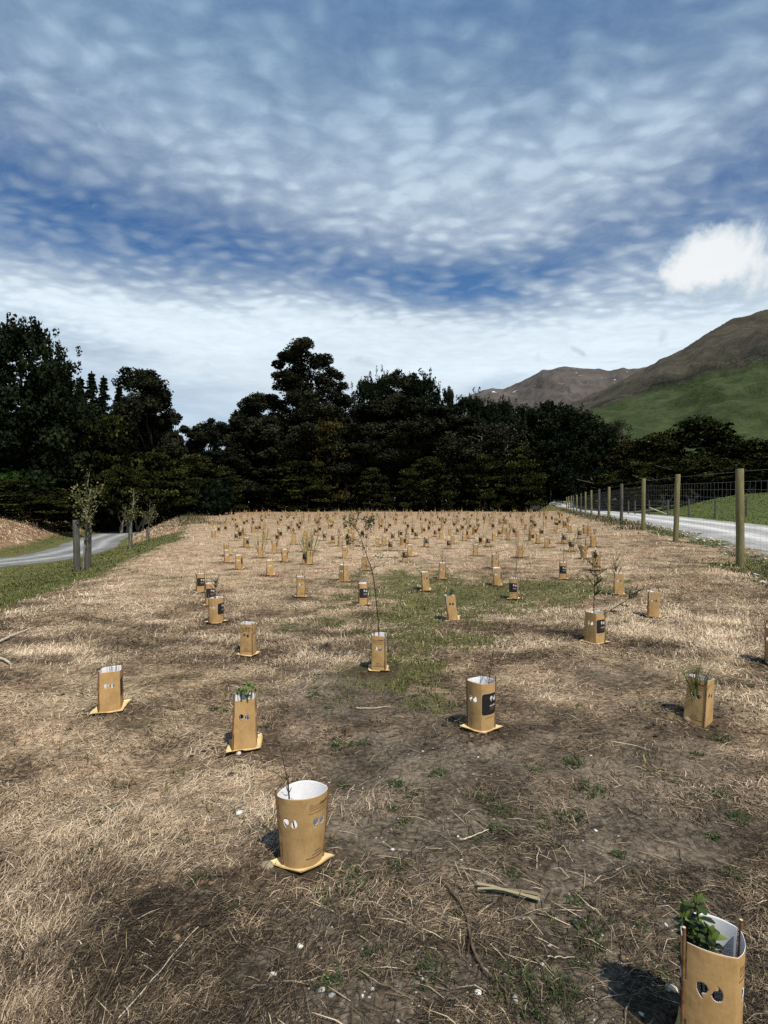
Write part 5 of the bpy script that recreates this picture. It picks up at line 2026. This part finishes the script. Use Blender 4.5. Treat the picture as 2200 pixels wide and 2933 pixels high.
def tree_dome(seed, mt=None, skirt=True, H=10.0, W=10.0):
    """low spreading crown built of flat overlapping pads"""
    rng = np.random.default_rng(seed)
    T_, C = MB(), Crown(seed)
    R = W / 2
    z0 = .6 if skirt else H * .36
    nst = 4 if skirt else 5
    for s in range(nst):
        a = rng.uniform(0, 6.28)
        e = (R * .5 * math.cos(a), R * .5 * math.sin(a), H * .62)
        p = limb(T_, (rng.normal(0, .35), rng.normal(0, .35), -.4), e, .13, .05, rng, 7, .16)
        for _ in range(3):
            k = rng.integers(3, 7)
            limb(T_, p[k], p[k] + rng.normal(0, 1, 3) * [1.4, 1.4, .5] + [0, 0, 1.3], .05, .015, rng, 4, .2)
    npad = 105
    for i in range(npad):
        a = rng.uniform(0, 6.28)
        t = rng.uniform(0, 1) ** .8
        z = z0 + (H - z0) * t
        env = R * math.sqrt(max(0.02, 1 - t ** 2.1)) * (.80 + .20 * math.sin(3 * a + seed) + rng.normal(0, .06))
        if not skirt:
            env *= (.7 + .3 * min(1, t * 4))
        r = env * rng.uniform(.62, 1.0)
        pr = rng.uniform(.65, 1.45)
        tone = rng.normal(.40, .17)
        C.clump((r * math.cos(a), r * math.sin(a), z - .25), (pr, pr, pr * .32), int(105 * pr), .26, tone, .30, .2)
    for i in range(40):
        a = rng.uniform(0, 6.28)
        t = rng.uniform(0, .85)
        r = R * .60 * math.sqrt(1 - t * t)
        C.clump((r * math.cos(a), r * math.sin(a), z0 + (H - z0) * t), (1.3, 1.3, 1.0), 34, .6, .1, .1)  # inner fill leaves painted dark for the crown's interior shade
    return T_, C, H, W, (M_BARK_D if skirt else M_BARK_P), mt or M_FOL_DOME


def tree_loose(seed):
    H = 15.0
    rng = np.random.default_rng(seed)
    T_, C = MB(), Crown(seed)
    limb(T_, (0, 0, -.5), (rng.normal(0, .3), 0, H * .92), .22, .04, rng, 8, .03)
    for i in range(90):
        z = H * rng.uniform(.16, .98)
        R = 3.6 * math.sin(math.pi * min(1, (z / H) * .92 + .04)) ** .6
        a, r = rng.uniform(0, 6.28), R * rng.uniform(.2, 1.0)
        if i % 3 == 0:
            limb(T_, (0, 0, z - 1.4), (r * math.cos(a), r * math.sin(a), z), .05, .012, rng, 4, .1)
        C.clump((r * math.cos(a), r * math.sin(a), z), (.7, .7, .8), 60, .26, None, .2, .5)
    return T_, C, H, 7.4, M_BARK_P, M_FOL_GUM


PROTO = {}


def proto(kind):
    if kind not in PROTO:
        fn = {'pine': lambda: tree_pine(1), 'pine2': lambda: tree_pine(2), 'gum': lambda: tree_gum(3), 'gum2': lambda: tree_gum(4, 18, 9), 'gumbig': lambda: tree_gum_big(5), 'fir': lambda: tree_fir(6),
              'dome': lambda: tree_dome(7), 'dome2': lambda: tree_dome(8), 'domeb': lambda: tree_dome(9, M_FOL_BROWN), 'trunky': lambda: tree_dome(10, None, False, 9, 8), 'trunky2': lambda: tree_dome(11, None, False, 9, 8),
              'loose': lambda: tree_loose(12), 'bush': lambda: tree_dome(13, M_FOL_GREEN, True, 4.0, 5.0)}[kind]()
        T_, C, H, W, mb_, mf = fn
        PROTO[kind] = (T_.mesh("trunk", [mb_], True), C.mesh("crown", mf), H, W)
    return PROTO[kind]


TREES = [  # u, v of top, distance, width in px, kind
    (70, 935, 56, 330, 'pine'), (160, 1060, 60, 230, 'pine2'), (-130, 990, 55, 340, 'pine2'), (-330, 900, 52, 420, 'pine'), (-620, 960, 46, 480, 'pine2'), (215, 1150, 66, 240, 'pine'),
    (175, 1048, 84, 150, 'fir'), (235, 1085, 86, 165, 'fir'), (266, 1070, 85, 180, 'fir'), (300, 1082, 84, 180, 'fir'), (344, 1110, 86, 170, 'fir'), (200, 1040, 80, 150, 'fir'),
    (425, 1052, 78, 190, 'gum'), (492, 1172, 80, 130, 'gum2'), (380, 1130, 82, 130, 'gum2'), (605, 1196, 94, 130, 'gum'), (560, 1262, 96, 120, 'gum2'),
    (325, 1188, 60, 270, 'dome'), (240, 1290, 60, 220, 'dome2'), (455, 1290, 64, 220, 'dome'), (395, 1340, 58, 170, 'trunky'), (470, 1345, 63, 190, 'trunky2'), (345, 1330, 56, 150, 'trunky'), (290, 1350, 60, 170, 'dome2'), (555, 1300, 72, 220, 'dome2'),
    (60, 1372, 46, 300, 'dome'), (160, 1395, 48, 200, 'dome2'), (55, 1345, 52, 170, 'bush'), (-160, 1330, 44, 340, 'dome2'), (-420, 1300, 40, 400, 'dome'),
    (868, 968, 104, 350, 'gumbig'), (800, 1225, 108, 260, 'gum2'), (720, 1262, 107, 220, 'pine'), (890, 1230, 107, 240, 'pine2'), (560, 1300, 84, 190, 'gum2'), (440, 1180, 84, 170, 'gum'), (740, 1128, 103, 200, 'gum2'), (690, 1190, 102, 170, 'gum'), (975, 1118, 110, 110, 'gum'), (640, 1290, 93, 230, 'gum2'), (735, 1270, 104, 250, 'gum'),
    (1052, 1092, 116, 130, 'pine'), (1098, 1082, 118, 120, 'pine2'), (1145, 1055, 114, 110, 'gum'), (1212, 1086, 114, 190, 'pine'), (1286, 1110, 112, 60, 'gum2'), (1345, 1140, 112, 180, 'pine2'), (1400, 1158, 112, 130, 'pine'), (1442, 1153, 114, 120, 'pine2'), (1500, 1172, 112, 150, 'pine'),
    (1075, 1150, 108, 260, 'gum2'), (1180, 1140, 107, 240, 'gum'), (1290, 1190, 106, 230, 'gum2'), (930, 1185, 102, 230, 'domeb'), (1030, 1215, 105, 210, 'gum'), (1150, 1230, 105, 220, 'gum2'), (1380, 1215, 104, 250, 'loose'), (1450, 1220, 103, 220, 'loose'), (1290, 1240, 104, 200, 'loose'),
    (862, 1318, 97, 250, 'dome'), (1066, 1338, 99, 150, 'dome2'), (1222, 1306, 97, 190, 'dome'), (968, 1372, 103, 130, 'domeb'), (1385, 1300, 99, 180, 'dome2'), (1490, 1278, 98, 200, 'dome'), (715, 1345, 101, 170, 'dome2'), (640, 1330, 88, 150, 'dome'),
    (1575, 1162, 106, 260, 'pine'), (1650, 1185, 104, 210, 'pine2'), (1700, 1215, 102, 190, 'pine'), (1770, 1206, 100, 130, 'loose'), (1725, 1262, 103, 240, 'pine2'), (1560, 1290, 106, 200, 'pine'), (1640, 1300, 106, 220, 'pine2'), (1800, 1262, 96, 220, 'domeb'),
    (1985, 1192, 82, 330, 'dome'), (1880, 1238, 86, 260, 'dome2'), (2070, 1235, 80, 230, 'dome2'), (2150, 1255, 76, 260, 'dome'), (2260, 1250, 70, 300, 'dome2'), (1830, 1320, 80, 190, 'dome2'),
    (1915, 1310, 66, 170, 'trunky'), (1990, 1300, 64, 180, 'trunky2'), (2060, 1310, 66, 180, 'trunky'), (2160, 1320, 60, 210, 'trunky2'), (2290, 1310, 58, 230, 'trunky'), (2450, 1280, 56, 300, 'dome'), (2700, 1260, 54, 340, 'dome2'), (2950, 1230, 52, 360, 'dome'),
    (1760, 1345, 88, 180, 'trunky2'), (-60, 1180, 70, 330, 'pine'), (90, 1220, 64, 260, 'dome2'), (530, 1330, 78, 170, 'dome'),
]
KIND = {'pine': ('pine_tree', 'pine', 'dark shaggy pine'), 'pine2': ('pine_tree', 'pine', 'dark shaggy pine'), 'gum': ('gum_tree', 'gum tree', 'billowing grey-green gum tree'), 'gum2': ('gum_tree', 'gum tree', 'billowing grey-green gum tree'),
        'gumbig': ('gum_tree', 'gum tree', 'tallest tree'), 'fir': ('fir_tree', 'fir', 'small pointed fir'), 'dome': ('broadleaf_tree', 'tree', 'low rounded dark tree'), 'dome2': ('broadleaf_tree', 'tree', 'low rounded dark tree'),
        'domeb': ('broadleaf_tree', 'tree', 'rounded brownish tree'), 'trunky': ('bare_stemmed_tree', 'tree', 'flat-topped tree on pale bare stems'), 'trunky2': ('bare_stemmed_tree', 'tree', 'flat-topped tree on pale bare stems'), 'loose': ('broadleaf_tree', 'tree', 'loose thin-leaved tree'), 'bush': ('bright_bush', 'bush', 'brighter green bush')}


def wood_side(u):
    return "left of the sky gap" if u < 655 else ("behind the mid field" if u < 1530 else "beyond the right fence")


tcell = {}
for i, t in enumerate(TREES):
    tcell.setdefault((KIND[t[4]][2], wood_side(t[0])), []).append((t[0], i))
tl = {}
for key, lst in tcell.items():
    lst.sort()
    for k, (u, i) in enumerate(lst):
        tl[i] = (f"{key[0]} {key[1]}" + (" at the far edge of the field" if len(lst) == 1 else f", {ordinal(k)} from left"))
for i, (u, v, y, wpx, kd) in enumerate(TREES):
    tm, cm, H, W = proto(kd)
    x = (u - CU) / F * y
    z = tz(x, y)
    h = EYE + (HV - v) / F * y - z
    sz = h / H
    sx = (wpx / F * y) / W
    root = empty(KIND[kd][0], (x, y, z - .1), rf.uniform(0, 6.28) if kd != 'gumbig' else 0.0)
    root.scale = (sx, sx, sz)
    tag(root, tl[i] if kd != 'gumbig' else "tallest tree, a billowing gum standing above the middle of the wood", KIND[kd][1], "trees round the field")
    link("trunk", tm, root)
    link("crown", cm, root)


def undergrowth():
    C = Crown(77)
    rng = np.random.default_rng(77)
    pts = []
    for _ in range(620):
        pts.append((rng.uniform(-44, 29), rng.uniform(103.5, 112), rng.uniform(.3, 4.5)))
    for _ in range(330):
        y = rng.uniform(62, 74)
        pts.append((rng.uniform(-.62, -.30) * y, y + 4, rng.uniform(.2, 4)))
    for _ in range(200):
        y = rng.uniform(58, 70)
        pts.append((rng.uniform(-1.1, -.60) * y, y, rng.uniform(.2, 4)))
    for _ in range(420):
        y = rng.uniform(90, 100)
        pts.append((rng.uniform(.34, .95) * y, y, rng.uniform(.2, 6)))
    for _ in range(160):
        y = rng.uniform(118, 126)
        pts.append((rng.uniform(-.5, .6) * y, y, rng.uniform(3, 12)))
    for (x, y, h) in pts:
        z = tz(x, y)
        C.clump((x, y, z + h), (1.5, 1.2, 1.1), 46, .5, rng.normal(.25, .12), .2)
    tag(link("undergrowth", C.mesh("undergrowth", M_FOL_PINE)), "black-green undergrowth filling the wood between the trunks", None, kind='stuff')


undergrowth()


# young staked trees on the left verge
def staked_tree(u, vb, vt_stake, vtop, y, seed, lab_s, lab_t, spread=1.0, two=True):
    x = (u - CU) / F * y
    z = tz(x, y)
    hs = EYE - (vt_stake - HV) / F * y - z
    root = empty("tree_stakes", (x, y, z))
    tag(root, lab_s, "tree stakes", "stakes holding the young trees")
    hw = .013 * 15.3
    for s in ((-1, 1) if two else (0,)):
        mb = MB()
        mb.tube([(0, 0, -.2), (0, 0, hs * .5), (0, 0, hs - .01), (0, 0, hs)], [.088, .086, .084, .078], 12)
        link("stake", mb.mesh("stake", [M_POST_G], True), root, (s * .095, -.10 if s < 0 else .10, 0), (0, s * .018, seed))
    if two:
        mb = MB()
        zt = hs - .12
        for o in (0,):
            ring = []
            for k in range(25):
                a = 6.283 * k / 24
                ring.append((.25 * math.cos(a), .02 + (.19 if math.sin(a) > 0 else .20) * math.sin(a), zt + .02 * math.cos(a)))
            mb.tube(ring, .018, 4)
        mb.build("strap", [M_STRAP], root)
    rng = np.random.default_rng(seed)
    h = EYE + (HV - vtop) / F * y - z
    T_, Lf = MB(), MB()
    p = limb(T_, (0, .02, 0), (.12, .05, h * .62), .030, .018, rng, 9, .03)
    br = [limb(T_, p[-1], (.12 + .1, 0, h * .96), .018, .005, rng, 6, .08)]
    for _ in range(13):
        k = rng.integers(5, 9)
        a = rng.uniform(0, 6.28)
        R = rng.uniform(.25, .55) * spread
        br.append(limb(T_, p[k], (p[k][0] + R * math.cos(a), p[k][1] + R * math.sin(a), p[k][2] + rng.uniform(.15, .55) * h * .5), .010, .003, rng, 5, .12))
    for q in br:
        for _ in range(34 if seed == 1 else 22):
            c = q[rng.integers(1, len(q))] + rng.normal(0, .07, 3)
            small_leaf(Lf, c, rng.normal(0, 1, 3), rng.uniform(.06, .11), rng.uniform(.035, .06), rng.uniform(.1, 1), rng)
    r2 = empty("young_tree", (x, y, z))
    tag(r2, lab_t, "young tree", "young trees planted on the verge")
    T_.build("trunk", [M_BARK_P], r2, True)
    Lf.build("crown", [M_LF_OLIVE], r2)


staked_tree(235, 1630, 1489, 1340, 15.3, 1, "pair of thick grey timber stakes strapped round the nearest young tree on the left verge", "nearest young tree on the left verge, standing tallest with a leafy olive head", 1.35)
staked_tree(370, 1567, 1494, 1392, 24.5, 2, "grey timber stakes of the second young tree on the left verge", "second young tree on the left verge, leaning to bushy foliage", 1.0, False)
staked_tree(421, 1550, 1510, 1430, 31.0, 3, "single small grey stake, farthest of the three on the left verge", "farthest and reddest young tree on the left verge", 1.0, False)


# small things lying about
def stick(u0, v0, u1, v1, r, name, label, cat, material, seed, bow=.02):
    y0 = EYE * F / (v0 - HV)
    y1 = EYE * F / (v1 - HV)
    x0, x1 = (u0 - CU) / F * y0, (u1 - CU) / F * y1
    rng = np.random.default_rng(seed)
    n = 9
    t = np.linspace(0, 1, n)
    x, y = x0 + (x1 - x0) * t + bow * np.sin(t * 3.1), y0 + (y1 - y0) * t + rng.normal(0, .004, n)
    z = terrain(x, y) + r + .012
    mb = MB()
    mb.tube(np.stack([x, y, z], -1), np.linspace(r, r * .55, n), 6)
    tag(mb.build(name, [material], None, True), label, cat)


M_PALE_STICK = plain("bleached_wood", (.46, .40, .31), .85, .2, .2, 40)
M_BROWN_STICK = plain("brown_stick", (.12, .085, .055), .85, .2, .3, 40)
stick(-30, 1856, 90, 1801, .020, "branch", "long bleached branch lying at the left edge of the photo", "branch", M_PALE_STICK, 1)
stick(-30, 1888, 22, 1910, .020, "branch", "short pale branch end at the left edge, below the long one", "branch", M_PALE_STICK, 2)
stick(1320, 2430, 1402, 2394, .0045, "stick", "white peeled stick on the bare soil right of the nearest guard", "stick", M_PALE_STICK, 3, .0)
stick(1020, 2027, 1118, 2018, .0045, "stick", "slender pale stick lying below the tall sapling", "stick", M_PALE_STICK, 4)
stick(1755, 2156, 1870, 2186, .0035, "stick", "pale stalk lying on soil below the leaning guard", "stick", M_PALE_STICK, 5)
stick(1270, 2560, 1345, 2700, .006, "stick", "crooked brown stick crossing the bare soil low in the middle", "stick", M_BROWN_STICK, 6, .03)
stick(1345, 2700, 1460, 2890, .006, "stick", "long dark stick running to the bottom edge of the photo", "stick", M_BROWN_STICK, 7, -.03)
stick(330, 2933, 560, 2690, .0026, "stalk", "long straight straw stalk low on the left", "stalk", M_PALE_STICK, 8, .0)
stick(1575, 2770, 1655, 2768, .0025, "stalk", "bent pale straw stalk near the bottom right guard", "stalk", M_PALE_STICK, 9, .0)


def dead_leaf():
    y = EYE * F / (2590 - HV)
    x = (1460 - CU) / F * y
    mb = MB()
    rng = np.random.default_rng(4)
    for k in range(5):
        n = 8
        t = np.linspace(0, 1, n)
        X = -.13 + .25 * t
        Y = .028 - .075 * t + (k - 2) * .009 * (1.3 - t * .9) + .006 * np.sin(t * 5 + k)
        Z = .018 + .010 * np.sin(t * 3 + k) + rng.normal(0, .001, n)
        w = .0035 * (1 + .8 * t)
        V = []
        for a, b, c, d in zip(X, Y, Z, w):
            V += [(a, b - d, c), (a, b + d, c + .004)]
        mb.add(V, [(2 * j, 2 * j + 2, 2 * j + 3, 2 * j + 1) for j in range(n - 1)], 0, rng.uniform(.4, 1))
    m = strand_material("dead_flax", [(0, (.08, .060, .032)), (1, (.30, .25, .155))])
    o = mb.build("dead_leaf", [m])
    o.location = (x, y, tz(x, y))
    tag(o, "split dead flax leaf lying flat on straw in the lower middle", "dead leaf")


dead_leaf()


def stone(u, v, s, name_l, col, seed, flat=.6):
    y = EYE * F / (v - HV)
    x = (u - CU) / F * y
    rng = np.random.default_rng(seed)
    nu, nv = 18, 11
    th, ph = np.meshgrid(np.linspace(0, 2 * math.pi, nu, endpoint=False), np.linspace(0.02, math.pi - .02, nv), indexing='ij')
    X, Y, Z = np.cos(th) * np.sin(ph), np.sin(th) * np.sin(ph), np.cos(ph)
    k = 1 + .16 * fbm(X * 1.6 + seed, Y * 1.6 + Z, seed, 3)
    P = np.stack([X * k, Y * k * .8, Z * k * flat], -1) * s
    idx = np.arange(nu * nv).reshape(nu, nv)
    nx = np.roll(idx, -1, 0)
    q = np.stack([idx[:, :-1], idx[:, 1:], nx[:, 1:], nx[:, :-1]], -1).reshape(-1, 4)
    me = np_mesh("stone", P.reshape(-1, 3), q, [plain("stone_" + str(seed), col, .9, .2, .25, 60)], None, None, True)
    tag(link("stone", me, None, (x, y, tz(x, y) + s * flat * .3)), name_l, "stone")


stone(762, 2502, .032, "rounded tan pebble just left of the nearest guard's base sheet", (.26, .21, .14), 1)
stone(680, 2163, .018, "small pale round pebble at the foot of the tapering guard", (.50, .48, .45), 2, .9)
stone(1980, 2092, .040, "brownish clod-like stone in front of the leaning guard", (.24, .18, .115), 3)
stone(1935, 2860, .022, "pale bark chip beside the bottom right guard", (.60, .50, .36), 4, .45)
stone(855, 2738, .014, "white stone chip in the lower middle, below the nearest guard", (.62, .60, .55), 5)
stone(1373, 2885, .014, "white stone chip close to the bottom edge", (.66, .64, .60), 6)


# ------------------------------------------------------------------ hills
def hill(name, label, ridge, D0, D1, zfoot, material, amp, seed, nu=420, nv=120):
    us = np.linspace(ridge[0][0], ridge[-1][0], nu)
    rv = np.interp(us, [p[0] for p in ridge], [p[1] for p in ridge])
    k = np.array([1, 2, 3, 2, 1]) / 9
    rv = np.convolve(np.pad(rv, 2, mode='edge'), k, 'valid')
    t = np.concatenate([np.linspace(0, 1, nv), np.linspace(1.02, 1.5, 14)])
    U, T_ = np.meshgrid(us, t, indexing='ij')
    RV = np.repeat(rv[:, None], len(t), 1)
    tt = np.minimum(T_, 1)
    D = D0 + (D1 - D0) * T_
    Hr = (HV - RV) / F * D1 + EYE
    Z = zfoot + (Hr - zfoot) * (tt ** 1.12) - np.maximum(T_ - 1, 0) * Hr * .9
    s = D1 / 1400
    X = (U - CU) / F * D
    w = np.sin(np.clip(tt, 0, 1) * math.pi) ** .6 * (T_ < 1) + .0
    n = fbm(X / (150 * s), D / (260 * s), seed, 5)
    ridg = 1 - np.abs(fbm(X / (120 * s) + D / (700 * s), D / (900 * s), seed + 5, 4)) * 2
    Z = Z + (n * .6 + ridg * .5) * amp * w * Hr / Hr.max()
    Z = Z + fbm(U / 16, T_ * 3, seed + 9, 3) * amp * .035 * (tt > .9)
    idx = np.arange(U.size).reshape(U.shape)
    q = np.stack([idx[:-1, :-1], idx[1:, :-1], idx[1:, 1:], idx[:-1, 1:]], -1).reshape(-1, 4)
    # height band relative to the ridge, as seen in elevation
    el = (Z - EYE) / D / ((HV - RV) / F)
    me = np_mesh(name, np.stack([X, D, Z], -1).reshape(-1, 3), q, [material], None, {'band': np.clip(el, 0, 1.1).ravel(), 'across': ((U - 1100) / 1100).ravel()}, True)
    tag(link(name, me), label, None, kind='structure')


def hill_material():
    m, T = mat("hill_pasture")
    P = T.n('ShaderNodeNewGeometry').outputs['Position']
    b = T.attr('band')
    ac = T.attr('across')
    n1 = T.noise(P, .006, 6.0, .62, .4)
    n2 = T.noise(P, .028, 6.0, .68, .6)
    n3 = T.noise(T.vm('MULTIPLY', P, (1, .35, 1)), .10, 5.0, .7, .3)
    # the pasture line drops relative to the ridge towards the right
    line = T.m('SUBTRACT', 1.02, T.m('MULTIPLY', ac, .30))
    e = T.m('SUBTRACT', b, line)
    e = T.m('ADD', e, T.m('MULTIPLY', T.m('SUBTRACT', n1, .5), .20))
    green = T.ramp(T.m('ADD', T.m('MULTIPLY', n2, .5), T.m('MULTIPLY', n3, .5)), [(.34, (.021, .032, .011)), (.5, (.041, .057, .020)), (.68, (.074, .083, .036))])
    brown = T.ramp(T.m('ADD', T.m('MULTIPLY', n2, .55), T.m('MULTIPLY', n3, .45)), [(.30, (.038, .034, .024)), (.5, (.066, .058, .041)), (.72, (.105, .092, .064))])
    c = T.mix(T.mapr(e, -.015, .035), green, brown)
    scrub = T.m('MULTIPLY', T.m('SUBTRACT', 1.0, T.m('ABSOLUTE', T.m('DIVIDE', T.m('SUBTRACT', e, .03), .06)), clamp=True), T.mapr(T.m('ADD', T.m('MULTIPLY', n2, .6), T.m('MULTIPLY', n3, .4)), .46, .52))
    c = T.mix(T.m('MULTIPLY', scrub, .95), c, (.016, .020, .012))
    bush = T.mapr(T.noise(P, .060, 4.0, .7), .60, .66)
    c = T.mix(T.m('MULTIPLY', bush, .5), c, (.018, .024, .011))
    T.bsdf(c, .95, .1, T.bump(T.m('ADD', n2, T.m('MULTIPLY', n3, .4)), .6, 9.0))
    return m


def mountain_material():
    m, T = mat("mountain_tussock")
    P = T.n('ShaderNodeNewGeometry').outputs['Position']
    b = T.attr('band')
    n1 = T.noise(P, .0016, 6.0, .6, .5)
    n2 = T.noise(P, .008, 6.0, .66, .5)
    c = T.ramp(T.m('ADD', T.m('MULTIPLY', n1, .5), T.m('MULTIPLY', n2, .5)), [(.34, (.060, .054, .050)), (.5, (.094, .082, .073)), (.66, (.140, .122, .108))])  # tussock tones greyed: distance haze painted into the colour
    sn = T.noise(P, .0105, 4.0, .6)
    snow = T.m('MULTIPLY', T.mapr(sn, .675, .69), T.mapr(b, .86, .93))
    c = T.mix(snow, c, (.80, .82, .85))
    T.bsdf(c, .95, .1, T.bump(n2, .9, 60.0))
    return m


hill("near_hill", "steep hill with green pasture below and brown tussock above",
     [(1350, 1330), (1450, 1262), (1560, 1200), (1620, 1166), (1680, 1138), (1761, 1101), (1800, 1080), (1845, 1057), (1886, 1033), (1946, 1013), (1985, 988), (2022, 965), (2087, 932), (2146, 911), (2200, 890), (2350, 830), (2600, 760), (2900, 760), (3300, 860), (3900, 1000)],
     330, 1400, 0, hill_material(), 95, 3)
hill("far_mountain", "bare brown mountain ridge with a few snow patches",
     [(1000, 1330), (1200, 1230), (1300, 1160), (1345, 1133), (1380, 1120), (1408, 1112), (1440, 1116), (1470, 1106), (1500, 1094), (1530, 1078), (1552, 1064), (1575, 1061), (1592, 1056), (1615, 1053), (1640, 1058), (1665, 1063), (1690, 1062), (1715, 1062), (1740, 1069), (1762, 1062), (1782, 1055), (1800, 1060), (1830, 1055), (1860, 1052), (1950, 1030), (2200, 1010), (2600, 1040)],
     2200, 5200, 20, mountain_material(), 220, 8, 520, 110)

for o in bpy.data.objects:
    if o.parent is None and 'label' in o and len(o['label'].split()) > 16:
        print("LONG LABEL", len(o['label'].split()), o['label'])
